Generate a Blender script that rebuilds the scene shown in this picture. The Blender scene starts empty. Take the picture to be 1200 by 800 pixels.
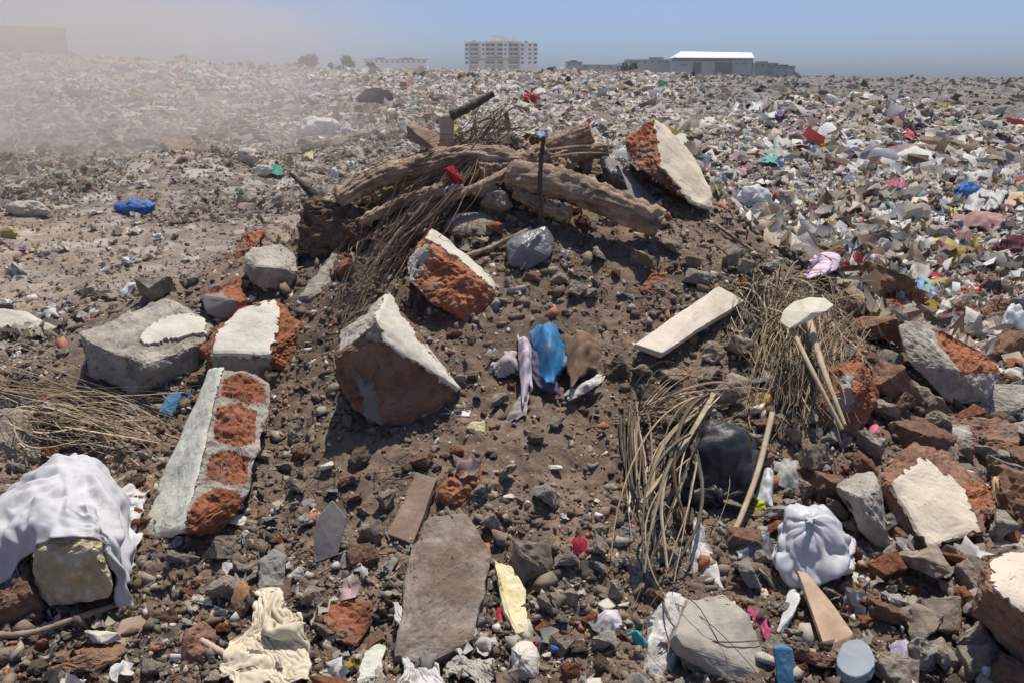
HAZE = .00045
SUNV = (.12, .27, .955); SUNE = 3.45
SKYALT, SKYA, SKYD, SKYO, SKYS = 0, .55, 1.7, 10.0, .097
EXPO = 0.52
import bpy, bmesh, math, random
import numpy as np
from mathutils import Vector, Matrix, Euler, noise
from mathutils.bvhtree import BVHTree
from mathutils.kdtree import KDTree
from mathutils.geometry import intersect_point_tri_2d

SC = bpy.context.scene
COL = SC.collection
R = random.Random(11)
RN = np.random.default_rng(11)

# ------------------------------------------------------------------ camera maths (1200x800 picture units)
F, CH = 998.0, 1.6
P = math.atan((400 - 92) / F)
CP, SP = math.cos(P), math.sin(P)
EYE = Vector((0, 0, CH))

def ray(px, py):
    u, v = (px - 600) / F, (400 - py) / F
    return Vector((u, CP + v * SP, -SP + v * CP))

def at(px, py, Y):
    d = ray(px, py)
    return EYE + d * (Y / d.y)

def proj(p):
    d = Vector(p) - EYE
    f = d.y * CP - d.z * SP
    return (600 + F * d.x / f, 400 - F * (d.y * SP + d.z * CP) / f)

# ------------------------------------------------------------------ numpy noise
def _hash(ix, iy, s):
    n = (ix * 374761393 + iy * 668265263 + s * 974711) & 0x7fffffff
    n = ((n ^ (n >> 13)) * 1274126177) & 0x7fffffff
    return ((n ^ (n >> 16)) & 0xffff) / 65535.0

def vn(x, y, s=0):
    fx, fy = np.floor(x), np.floor(y)
    ix, iy = fx.astype(np.int64), fy.astype(np.int64)
    tx, ty = x - fx, y - fy
    tx = tx * tx * tx * (tx * (tx * 6 - 15) + 10); ty = ty * ty * ty * (ty * (ty * 6 - 15) + 10)
    a, b = _hash(ix, iy, s), _hash(ix + 1, iy, s)
    c, d = _hash(ix, iy + 1, s), _hash(ix + 1, iy + 1, s)
    return ((a * (1 - tx) + b * tx) * (1 - ty) + (c * (1 - tx) + d * tx) * ty) * 2 - 1

def fbm(x, y, o=4, s=0):
    t, a = 0, .5
    for i in range(o):
        t = t + a * vn(x, y, s + i * 17)
        x, y, a = x * 2.03 + y * .31, y * 2.03 - x * .31, a * .5
    return t

def sstep(a, b, x):
    t = np.clip((x - a) / (b - a), 0, 1)
    return t * t * (3 - 2 * t)

# ------------------------------------------------------------------ the terrain
_py = np.arange(0, 12, .02)
_pz = np.interp(_py, [0, 1.3, 2.0, 2.5, 3.0, 3.6, 4.1, 4.45, 4.8, 5.4, 6.2, 7.2, 12],
                     [0, .0, .05, .17, .36, .66, .95, 1.12, 1.08, .72, .30, .02, 0])
_k = np.hanning(21); _k /= _k.sum()
_pz = np.convolve(np.pad(_pz, 10, mode='edge'), _k, 'valid')

def ridge_e(x, y):
    az = np.arctan2(x, y) * F + 600
    return np.interp(az, [-400, 0, 80, 200, 400, 600, 800, 1000, 1200, 1600],
                         [34, 30, 24, 18, 9, 7, 3.5, -1, -2, -2]) / F

def H(x, y):
    x, y = np.asarray(x, float), np.asarray(y, float)
    r = np.hypot(x, y)
    lat = np.exp(-np.abs((x - .12) / 1.72) ** 3.2)
    z = np.interp(y, _py, _pz) * lat
    near = 1 - sstep(6, 12, r)
    z = z + near * (.07 * fbm(x * 1.9, y * 1.9, 3, 3) + .045 * np.abs(fbm(x * 6 + .4 * vn(x * 3, y * 3, 77), y * 6, 4, 5)) * (.25 + 1.1 * np.clip(.5 + vn(x * 1.7, y * 1.7, 79), 0, 1)) + .016 * fbm(x * 28, y * 28, 3, 9))
    z = z + np.exp(-(((x + 1.9) / .7) ** 2 + ((y - 3.9) / .6) ** 2)) * .34      # low spoil bank by the frond heap
    fld = sstep(6, 16, r)
    z = z + fld * (.22 * fbm(x * .5, y * .5, 3, 21) + .20 * fbm(x * 1.5, y * 1.5, 4, 23) * (.5 + .5 * sstep(-12, 4, np.degrees(np.arctan2(x, y)))))
    z = z + .45 * np.exp(-(((x + 5.1) / 1.5) ** 2 + ((y - 13.4) / 1.6) ** 2))    # grey spoil heap on the left
    z = z + 1.0 * np.exp(-(((x - 8.2) / 3.6) ** 2 + ((y - 21) / 3.5) ** 2))      # refuse heap on the right
    z = z + .45 * np.exp(-(((x - 5.2) / 2.2) ** 2 + ((y - 9.5) / 2.0) ** 2))
    z = z + .45 * np.exp(-(((x + 2.0) / 2.2) ** 2 + ((y - 17) / 2.5) ** 2))
    t = np.clip((r - 14) / 86, 0, 1)
    z = z + t ** 1.25 * (1.6 + ridge_e(x, y) * 100 - .05)
    z = z * (1 - sstep(104, 150, r)) - 3 * sstep(108, 150, r)
    return z

def h(x, y):
    return float(H(np.array([x]), np.array([y]))[0])

_T = np.concatenate([np.arange(1.0, 12, .01), np.geomspace(12, 200, 1200)])
def ground(px, py):
    d = ray(px, py)
    z = CH + d.z * _T
    g = H(d.x * _T, d.y * _T)
    i = np.nonzero(z < g)[0]
    t = _T[i[0]] if len(i) else _T[-1]
    return EYE + d * float(t)

def on(px, py, lift=0.0):
    """the point seen at (px, py), lifted by so many metres towards the viewer from the ground"""
    g = ground(px, py); d = (g - EYE).normalized()
    return g - d * lift

# ------------------------------------------------------------------ objects
LM = []      # landmarks for labels: (phrase, px, py)
def tag(o, label=None, cat=None, group=None, kind=None, ref=None):
    if label: o['label'] = label; o['kind'] = 'thing'
    if cat: o['category'] = cat
    if group: o['group'] = group
    if kind: o['kind'] = kind
    if ref: LM.append((ref,) + proj(o.location))
    return o

def mesh_obj(name, verts, faces, mats, parent=None, loc=None, midx=None, smooth=False, col=None):
    """verts in world space; loc is the origin (children share their parent's)"""
    v = np.asarray(verts, float).reshape(-1, 3)
    if parent is not None:
        base = np.array(parent.matrix_basis.translation) if parent.parent is None else np.array(parent.parent.location)
    else:
        base = np.array(loc if loc is not None else (v[:, 0].mean(), v[:, 1].mean(), v[:, 2].min()))
    me = bpy.data.meshes.new(name)
    me.from_pydata((v - base).tolist(), [], faces)
    for m in (mats if isinstance(mats, (list, tuple)) else [mats]): me.materials.append(m)
    if midx is not None: me.polygons.foreach_set('material_index', list(midx))
    if smooth: me.polygons.foreach_set('use_smooth', [True] * len(me.polygons))
    if col is not None:
        a = me.attributes.new('Col', 'FLOAT_COLOR', 'POINT')
        c = np.ones((len(v), 4), np.float32); c[:, :3] = col
        a.data.foreach_set('color', c.ravel())
    me.update()
    o = bpy.data.objects.new(name, me); COL.objects.link(o)
    if parent is not None: o.parent = parent
    else: o.location = base
    return o

def empty(name, loc, *a, **k):
    o = bpy.data.objects.new(name, None); COL.objects.link(o); o.location = loc
    o.empty_display_size = .1
    return tag(o, *a, **k)

def big_mesh(name, V, Fq, mat, col=None, smooth=False):
    """numpy arrays straight into one mesh; Fq is (n, k)"""
    me = bpy.data.meshes.new(name)
    n, k = Fq.shape
    me.vertices.add(len(V)); me.vertices.foreach_set('co', np.ascontiguousarray(V, np.float32).ravel())
    me.loops.add(n * k); me.loops.foreach_set('vertex_index', Fq.astype(np.int32).ravel())
    me.polygons.add(n); me.polygons.foreach_set('loop_start', np.arange(0, n * k, k, dtype=np.int32))
    me.polygons.foreach_set('loop_total', np.full(n, k, np.int32))
    if smooth: me.polygons.foreach_set('use_smooth', np.ones(n, bool))
    me.materials.append(mat)
    if col is not None:
        a = me.attributes.new('Col', 'FLOAT_COLOR', 'POINT')
        c = np.ones((len(V), 4), np.float32); c[:, :3] = col
        a.data.foreach_set('color', c.ravel())
    me.update(calc_edges=True); me.validate()
    o = bpy.data.objects.new(name, me); COL.objects.link(o)
    return o

# ------------------------------------------------------------------ materials
MATS = {}
def M(name, cols, scale=10., detail=8., rough=.9, bump=.4, bscale=None, bdist=.01, dirt=None, dscale=3., damt=.5,
      speck=None, sscale=60., samt=.62, objvar=.0, tint=False, attr=False, stretch=None, spec=.25, sss=0, alpha=None, wave=None, trans=0):
    m = bpy.data.materials.new(name); m.use_nodes = True
    nt = m.node_tree; N, L = nt.nodes, nt.links
    N.clear()
    out = N.new('ShaderNodeOutputMaterial'); b = N.new('ShaderNodeBsdfPrincipled')
    L.new(b.outputs[0], out.inputs[0])
    b.inputs['Roughness'].default_value = rough
    b.inputs['Specular IOR Level'].default_value = spec
    tc = N.new('ShaderNodeTexCoord'); co = tc.outputs['Object']
    oi = N.new('ShaderNodeObjectInfo')
    va = N.new('ShaderNodeVectorMath'); va.operation = 'MULTIPLY_ADD'      # shift the pattern per object
    va.inputs[1].default_value = stretch or (1, 1, 1)
    cm = N.new('ShaderNodeCombineXYZ')
    mu = N.new('ShaderNodeMath'); mu.operation = 'MULTIPLY'; mu.inputs[1].default_value = 37.
    L.new(oi.outputs['Random'], mu.inputs[0]); L.new(mu.outputs[0], cm.inputs[0]); L.new(mu.outputs[0], cm.inputs[1])
    L.new(co, va.inputs[0]); L.new(cm.outputs[0], va.inputs[2]); co = va.outputs[0]
    def nz(sc, det=6., rg=.55):
        n = N.new('ShaderNodeTexNoise'); n.inputs['Scale'].default_value = sc; n.inputs['Detail'].default_value = det
        n.inputs['Roughness'].default_value = rg; L.new(co, n.inputs['Vector']); return n.outputs['Fac']
    def rampf(src, stops):
        r = N.new('ShaderNodeValToRGB'); e = r.color_ramp.elements
        while len(e) < len(stops): e.new(.5)
        for el, (p, c) in zip(e, stops): el.position = p; el.color = (*c, 1) if len(c) == 3 else c
        L.new(src, r.inputs[0]); return r.outputs[0]
    def mix(f, a, c, bt='MIX'):
        x = N.new('ShaderNodeMix'); x.data_type = 'RGBA'; x.blend_type = bt
        for s, val in ((0, f), (6, a), (7, c)):
            if isinstance(val, (int, float)): x.inputs[s].default_value = val
            elif isinstance(val, tuple): x.inputs[s].default_value = (*val, 1)
            else: L.new(val, x.inputs[s])
        return x.outputs[2]
    n = len(cols)
    base = rampf(nz(scale, detail, .62), [(.32 + .36 * i / max(1, n - 1), c) for i, c in enumerate(cols)])
    if attr:
        at_ = N.new('ShaderNodeAttribute'); at_.attribute_name = 'Col'
        base = mix(1., base, at_.outputs['Color'], 'MULTIPLY')
    if tint: base = mix(1., base, oi.outputs['Color'], 'MULTIPLY')
    if speck: base = mix(rampf(nz(sscale, 3.), [(samt, (0, 0, 0)), (samt + .04, (1, 1, 1))]), base, speck)
    if wave:
        w = N.new('ShaderNodeTexWave'); w.inputs['Scale'].default_value = wave[0]; w.inputs['Distortion'].default_value = wave[1]; w.inputs['Detail'].default_value = 3
        L.new(tc.outputs['Object'], w.inputs[0]); base = mix(wave[2], base, w.outputs['Color'], 'MULTIPLY')
    if dirt: base = mix(rampf(nz(dscale, 9., .68), [(damt, (0, 0, 0)), (damt + .14, (1, 1, 1))]), base, dirt)
    if objvar:
        hs = N.new('ShaderNodeHueSaturation')
        mr = N.new('ShaderNodeMapRange'); mr.inputs[3].default_value = 1 - objvar; mr.inputs[4].default_value = 1 + objvar
        L.new(oi.outputs['Random'], mr.inputs[0]); L.new(mr.outputs[0], hs.inputs['Value']); L.new(base, hs.inputs['Color']); base = hs.outputs[0]
    L.new(base, b.inputs['Base Color'])
    if bump:
        bp = N.new('ShaderNodeBump'); bp.inputs['Strength'].default_value = bump; bp.inputs['Distance'].default_value = bdist
        L.new(nz(bscale or scale * 4, 8., .68), bp.inputs['Height']); L.new(bp.outputs[0], b.inputs['Normal'])
    if trans:
        ts = N.new('ShaderNodeBsdfTranslucent'); mx = N.new('ShaderNodeMixShader'); mx.inputs[0].default_value = trans
        L.new(base, ts.inputs[0]); L.new(b.outputs[0], mx.inputs[1]); L.new(ts.outputs[0], mx.inputs[2]); L.new(mx.outputs[0], out.inputs[0])
    MATS[name] = m
    return m

SOILC = (.115, .085, .062)
M('concrete', [(.27, .235, .19), (.39, .345, .285), (.47, .425, .36)], 9, rough=.95, bump=.75, bscale=60, bdist=.012, dirt=(.20, .15, .11), dscale=5, damt=.52, speck=(.12, .1, .085), sscale=110, samt=.66, objvar=.12)
M('brick', [(.17, .072, .04), (.33, .125, .06), (.41, .185, .10)], 7, rough=.95, bump=.9, bscale=45, bdist=.014, dirt=(.24, .185, .145), dscale=6, damt=.55, speck=(.1, .05, .035), sscale=90, samt=.68, objvar=.12)
M('brick_brown', [(.15, .085, .055), (.25, .14, .09), (.31, .19, .13)], 7, rough=.95, bump=.8, bscale=45, bdist=.012, dirt=(.16, .125, .095), dscale=5, damt=.52, objvar=.12)
M('plaster', [(.45, .40, .325), (.55, .50, .415), (.59, .545, .46)], 6, rough=.85, bump=.35, bscale=70, bdist=.005, dirt=(.42, .36, .28), dscale=9, damt=.66, speck=(.28, .24, .19), sscale=75, samt=.70)
M('plaster_green', [(.42, .40, .33), (.53, .52, .43), (.57, .55, .475)], 6, rough=.85, bump=.35, bscale=70, bdist=.005, dirt=(.36, .31, .24), dscale=12, damt=.60, speck=(.22, .19, .15), sscale=65, samt=.66)
M('plaster_cream', [(.51, .425, .315), (.60, .515, .395), (.64, .555, .435)], 6, rough=.85, bump=.35, bscale=70, bdist=.005, dirt=(.40, .32, .23), dscale=9, damt=.66, speck=(.3, .24, .18), sscale=75, samt=.68)
M('plaster_buff', [(.46, .37, .25), (.54, .45, .32), (.58, .50, .38)], 6, rough=.85, bump=.3, bscale=70, bdist=.004, dirt=(.36, .29, .2), dscale=8, damt=.62, speck=(.3, .24, .17), sscale=95, samt=.70)
M('plaster_yellow', [(.55, .45, .22), (.66, .57, .32), (.70, .62, .42)], 14, rough=.9, bump=.5, bscale=80, bdist=.006, speck=(.35, .27, .13), sscale=90, samt=.66)
M('foam_block', [(.42, .32, .17), (.52, .42, .25), (.66, .62, .54)], 22, rough=.95, bump=.8, bscale=70, bdist=.01)
M('stone', [(.19, .148, .108), (.29, .235, .18), (.39, .33, .26)], 4, rough=.95, bump=.7, bscale=40, bdist=.012, dirt=(.20, .15, .112), dscale=5, damt=.49, objvar=.22)
M('stone_grey', [(.22, .19, .155), (.33, .295, .25), (.43, .40, .35)], 5, rough=.95, bump=.7, bscale=50, bdist=.012, dirt=(.21, .165, .125), dscale=5, damt=.52, objvar=.2)
M('clod', [(.13, .095, .068), (.185, .14, .102), (.23, .18, .135)], 6, rough=1, bump=.9, bscale=30, bdist=.015, objvar=.18, spec=.1)
M('gravel', [(.7, .7, .7), (1., 1., 1.), (1.25, 1.22, 1.18)], 30, rough=.95, bump=.5, bscale=120, bdist=.004, attr=True, spec=.1)
M('husk_solid', [(.10, .065, .042), (.17, .115, .075), (.23, .165, .11)], 20, rough=1, bump=.9, bscale=60, bdist=.02)
M('straw_solid', [(.34, .26, .165), (.46, .365, .24), (.56, .46, .31)], 14, rough=.9, bump=.3)
M('litter', [(.75, .72, .68), (1., 1., 1.)], 12, rough=.7, bump=.3, bscale=40, bdist=.01, attr=True, dirt=(.30, .24, .19), dscale=6, damt=.60, trans=.25)
M('scrap', [(.8, .78, .74), (1., 1., 1.)], 14, rough=.55, bump=.35, bscale=40, bdist=.006, tint=True, dirt=(.24, .19, .15), dscale=8, damt=.535, trans=.2)
M('cloth', [(.72, .7, .68), (1., 1., 1.)], 20, rough=.95, bump=.35, bscale=220, bdist=.002, tint=True, dirt=(.17, .13, .10), dscale=8, damt=.585)
M('woven', [(.56, .55, .55), (.64, .63, .63)], 8, rough=.6, bump=.4, bscale=200, bdist=.002, dirt=(.34, .30, .26), dscale=7, damt=.57, wave=(70, 3., .10), trans=.12)
M('thin_plastic', [(.66, .66, .66), (.76, .76, .76)], 8, rough=.32, bump=.3, bscale=40, bdist=.004, dirt=(.3, .26, .21), dscale=9, damt=.60, trans=.25, spec=.5)
M('black_plastic', [(.014, .014, .016), (.04, .04, .043)], 8, rough=.4, bump=.5, bscale=30, bdist=.008, dirt=(.13, .1, .078), dscale=6, damt=.52, spec=.4)
M('grey_plastic', [(.10, .105, .11), (.19, .195, .20)], 6, rough=.35, bump=.4, bscale=30, bdist=.006, dirt=(.14, .115, .09), dscale=9, damt=.58, spec=.5)
M('rubber', [(.022, .021, .02), (.05, .047, .044)], 8, rough=.7, bump=.4, dirt=(.1, .08, .06), dscale=6, damt=.56)
M('bark', [(.20, .13, .085), (.37, .265, .185), (.48, .37, .27)], 9, rough=.95, bump=1., bscale=35, bdist=.02, stretch=(1, 1, 1), dirt=(.10, .065, .042), dscale=6, damt=.57)
M('bark_log', [(.21, .14, .095), (.37, .27, .19), (.47, .365, .27)], 9, rough=.95, bump=1., bscale=45, bdist=.02, dirt=(.13, .088, .06), dscale=7, damt=.58, attr=True)
M('bark_dark', [(.045, .035, .028), (.09, .07, .055), (.14, .11, .09)], 9, rough=.95, bump=.9, bscale=40, bdist=.01)
M('cut_wood', [(.33, .2, .11), (.45, .3, .18)], 20, rough=.9, bump=.4)
M('board', [(.46, .385, .30), (.60, .52, .42), (.68, .60, .50)], 5, rough=.9, bump=.5, bscale=40, bdist=.005, dirt=(.28, .21, .15), dscale=5, damt=.58, stretch=(1, .35, .6))
M('board_brown', [(.17, .115, .08), (.26, .185, .135), (.33, .25, .19)], 7, rough=.9, bump=.6, bscale=30, bdist=.006, dirt=(.15, .11, .085), dscale=5, damt=.56)
M('ply', [(.36, .24, .15), (.50, .36, .245), (.54, .42, .31)], 6, rough=.85, bump=.3, dirt=(.22, .165, .12), dscale=7, damt=.60)
M('frond', [(.22, .165, .115), (.31, .24, .17), (.40, .32, .235)], 14, rough=.9, bump=.3, attr=True)
M('straw', [(.27, .205, .13), (.37, .29, .19), (.46, .375, .25)], 14, rough=.9, bump=.3, attr=True)
M('husk', [(.13, .085, .055), (.21, .145, .095), (.28, .20, .135)], 20, rough=1, bump=.8, bscale=60, attr=True)
M('shell', [(.62, .56, .43), (.74, .68, .54)], 9, rough=.7, bump=.3, dirt=(.5, .42, .3), dscale=12, damt=.58)
M('slab_soil', [(.20, .155, .12), (.28, .23, .185), (.36, .31, .26)], 7, rough=.95, bump=1., bscale=40, bdist=.012, dirt=(.170, .125, .092), dscale=6, damt=.43, speck=(.4, .35, .28), sscale=60, samt=.68)
M('tile_grey', [(.18, .165, .15), (.26, .24, .22)], 5, rough=.6, bump=.25, dirt=(.16, .13, .105), dscale=5, damt=.55)
M('tile_pale', [(.30, .265, .215), (.39, .35, .29)], 4, rough=.85, bump=.35, bscale=60, bdist=.004, dirt=(.21, .18, .145), dscale=4, damt=.55)
M('blue_grey', [(.20, .235, .27), (.29, .32, .35)], 7, rough=.8, bump=.3, dirt=(.26, .24, .22), dscale=8, damt=.56)
M('paint_blue', [(.055, .16, .27), (.09, .22, .34)], 8, rough=.6, bump=.3, dirt=(.15, .13, .11), dscale=9, damt=.60)
M('mottled', [(.2, .18, .155), (.42, .395, .36), (.68, .65, .6)], 16, rough=.9, bump=.6, bscale=60, bdist=.008)
M('wall_cream', [(.72, .68, .60), (.78, .74, .66)], .2, rough=.9, bump=0)
M('wall_tan', [(.42, .34, .25), (.48, .40, .30)], .2, rough=.9, bump=0)
M('wall_white', [(.76, .74, .68), (.82, .80, .74)], .2, rough=.9, bump=0)
M('wall_dark', [(.05, .042, .04), (.075, .065, .06)], .2, rough=.9, bump=0)
M('wall_olive', [(.24, .25, .21), (.31, .32, .28)], .2, rough=.9, bump=0)
M('roof_white', [(.78, .79, .8), (.82, .82, .83)], .3, rough=.5, bump=0)
M('roof_grey', [(.22, .23, .24), (.3, .3, .31)], .2, rough=.8, bump=0)
M('window_dark', [(.07, .07, .07), (.11, .11, .105)], 1, rough=.2, bump=0, spec=.5)
M('leaf_green', [(.035, .055, .02), (.06, .085, .032), (.09, .11, .05)], .8, rough=.8, bump=0, objvar=.2)
M('trunk', [(.09, .065, .045), (.14, .105, .075)], 3, rough=.9, bump=.4)
# ------------------------------------------------------------------ soil material and terrain sheet
def soil_material():
    m = bpy.data.materials.new('soil'); m.use_nodes = True
    nt = m.node_tree; N, L = nt.nodes, nt.links; b = N['Principled BSDF']
    b.inputs['Roughness'].default_value = 1.; b.inputs['Specular IOR Level'].default_value = .1
    tc = N.new('ShaderNodeTexCoord').outputs['Object']
    def nz(sc, det=8., rg=.6):
        n = N.new('ShaderNodeTexNoise'); n.inputs['Scale'].default_value = sc; n.inputs['Detail'].default_value = det
        n.inputs['Roughness'].default_value = rg; L.new(tc, n.inputs['Vector']); return n.outputs['Fac']
    def ramp(src, st):
        r = N.new('ShaderNodeValToRGB'); e = r.color_ramp.elements
        while len(e) < len(st): e.new(.5)
        for el, (p, c) in zip(e, st): el.position = p; el.color = (*c, 1)
        L.new(src, r.inputs[0]); return r.outputs[0]
    def mix(f, a, c, bt='MIX'):
        x = N.new('ShaderNodeMix'); x.data_type = 'RGBA'; x.blend_type = bt
        for s, val in ((0, f), (6, a), (7, c)):
            if isinstance(val, (int, float)): x.inputs[s].default_value = val
            elif isinstance(val, tuple): x.inputs[s].default_value = (*val, 1)
            else: L.new(val, x.inputs[s])
        return x.outputs[2]
    at_ = N.new('ShaderNodeAttribute'); at_.attribute_name = 'Col'
    base = mix(1., ramp(nz(22, 10, .7), [(.3, (.55, .53, .5)), (.5, (1, 1, 1)), (.7, (1.5, 1.48, 1.42))]), at_.outputs['Color'], 'MULTIPLY')
    base = mix(ramp(nz(170, 3), [(.67, (0, 0, 0)), (.70, (1, 1, 1))]), base, (.36, .32, .27))
    at2 = N.new('ShaderNodeAttribute'); at2.attribute_name = 'Lit'
    for sc, th in ((9., .5), (3.1, .6)):
        v = N.new('ShaderNodeTexVoronoi'); v.inputs['Scale'].default_value = sc; L.new(tc, v.inputs['Vector'])
        sp = N.new('ShaderNodeSeparateColor'); L.new(v.outputs['Color'], sp.inputs[0])
        pick = ramp(sp.outputs[0], [(th, (0, 0, 0)), (th + .02, (1, 1, 1))])
        colr = ramp(sp.outputs[1], [(0., (.10, .08, .065)), (.3, (.22, .185, .155)), (.55, (.32, .285, .25)), (.75, (.45, .42, .38)), (.96, (.62, .6, .56))])
        f = mix(1., pick, at2.outputs['Color'], 'MULTIPLY')
        base = mix(f, base, colr)
    L.new(base, b.inputs['Base Color'])
    bp = N.new('ShaderNodeBump'); bp.inputs['Strength'].default_value = .85; bp.inputs['Distance'].default_value = .012
    L.new(nz(48, 10, .72), bp.inputs['Height']); L.new(bp.outputs[0], b.inputs['Normal'])
    return m

def build_terrain():
    rr = [.25]
    while rr[-1] < 4000:
        r = rr[-1]
        g = 1.12 if r < 1.1 else 1.0034 if r < 8.5 else 1.007 if r < 45 else 1.014 if r < 160 else 1.25
        rr.append(r * g)
    rr = np.array(rr)
    fine = np.radians(np.arange(-37, 37.01, .2)); coarse = np.radians(np.arange(40, 320.1, 5))
    aa = np.concatenate([fine, coarse]); na, nr = len(aa), len(rr)
    A, RR = np.meshgrid(aa, rr)
    X, Y = (np.sin(A) * RR).ravel(), (np.cos(A) * RR).ravel()
    Z = H(X, Y)
    r = np.hypot(X, Y)
    Z = Z + (1 - sstep(5, 9, r)) * (.008 * np.abs(fbm(X * 55, Y * 55, 3, 31)) * 2 + .003 * vn(X * 140, Y * 140, 35))
    i = np.arange(nr - 1)[:, None] * na; j = np.arange(na)[None, :]; j2 = (j + 1) % na
    q = np.stack([i + j, i + j2, i + na + j2, i + na + j], -1).reshape(-1, 4)[:, ::-1]
    # soil colour by place
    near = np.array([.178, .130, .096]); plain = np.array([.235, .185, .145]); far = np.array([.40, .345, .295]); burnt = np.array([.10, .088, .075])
    c = np.tile(near, (len(X), 1))
    mound = np.exp(-np.abs((X - .1) / 1.9) ** 4) * (1 - sstep(5.2, 6.4, Y))
    mound = np.maximum(mound, 1 - sstep(3.2, 4.4, Y))
    w = (1 - mound)[:, None]; c = c * (1 - w) + plain * w
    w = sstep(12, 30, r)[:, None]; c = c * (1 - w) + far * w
    az = np.degrees(np.arctan2(X, Y))
    bz = sstep(9, 15, az + 3 * fbm(X * .12, Y * .12, 3, 41)) * sstep(27, 36, r + 6 * fbm(X * .2, Y * .2, 2, 43)) * .85
    c = c * (1 - bz[:, None]) + burnt * bz[:, None]
    v = 1 + .5 * fbm(X * 1.1, Y * 1.1, 3, 51) + .35 * fbm(X * 5, Y * 5, 3, 53)
    c = np.clip(c * v[:, None], .02, .8)
    o = big_mesh('ground', np.stack([X, Y, Z], 1), q, soil_material(), col=c, smooth=True)
    lit = sstep(6, 10, r) * (1 - .8 * bz) * np.clip(.8 + .9 * fbm(X * .5, Y * .5, 3, 61), .15, 1) * .8
    leftplain = sstep(-5, -11, az) * (1 - sstep(10, 17, r)); lit = lit * (1 - .7 * leftplain)
    a = o.data.attributes.new('Lit', 'FLOAT_COLOR', 'POINT')
    a.data.foreach_set('color', np.repeat(lit, 4).astype(np.float32))
    tag(o, kind='structure')
    return o
build_terrain()

# ------------------------------------------------------------------ broken masonry, slabs, rocks
def inpoly(x, y, poly):
    c = False; n = len(poly)
    for i in range(n):
        (x1, y1), (x2, y2) = poly[i], poly[i - 1]
        if (y1 > y) != (y2 > y) and x < (x2 - x1) * (y - y1) / (y2 - y1) + x1: c = not c
    return c

def refine(bm, L, rounds=8):
    for _ in range(rounds):
        es = [e for e in bm.edges if e.calc_length() > L]
        if not es: break
        bmesh.ops.subdivide_edges(bm, edges=es, cuts=1, use_grid_fill=True)
        bmesh.ops.triangulate(bm, faces=[f for f in bm.faces if len(f.verts) > 3])

def fN(p, f, o=3):
    return noise.fractal(p * f, .6, 2.1, o)

AMP = {'concrete': .009, 'brick': .017, 'brick_brown': .014, 'stone': .012, 'stone_grey': .012, 'husk_solid': .03, 'foam_block': .01, 'mottled': .01,
       'slab_soil': .006, 'tile_grey': .001, 'tile_pale': .003, 'plaster_yellow': .006, 'shell': .001, 'board': .002, 'board_brown': .003, 'ply': .001,
       'black_plastic': .01, 'grey_plastic': .006, 'rubber': .008, 'paint_blue': .002, 'blue_grey': .002}

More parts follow.
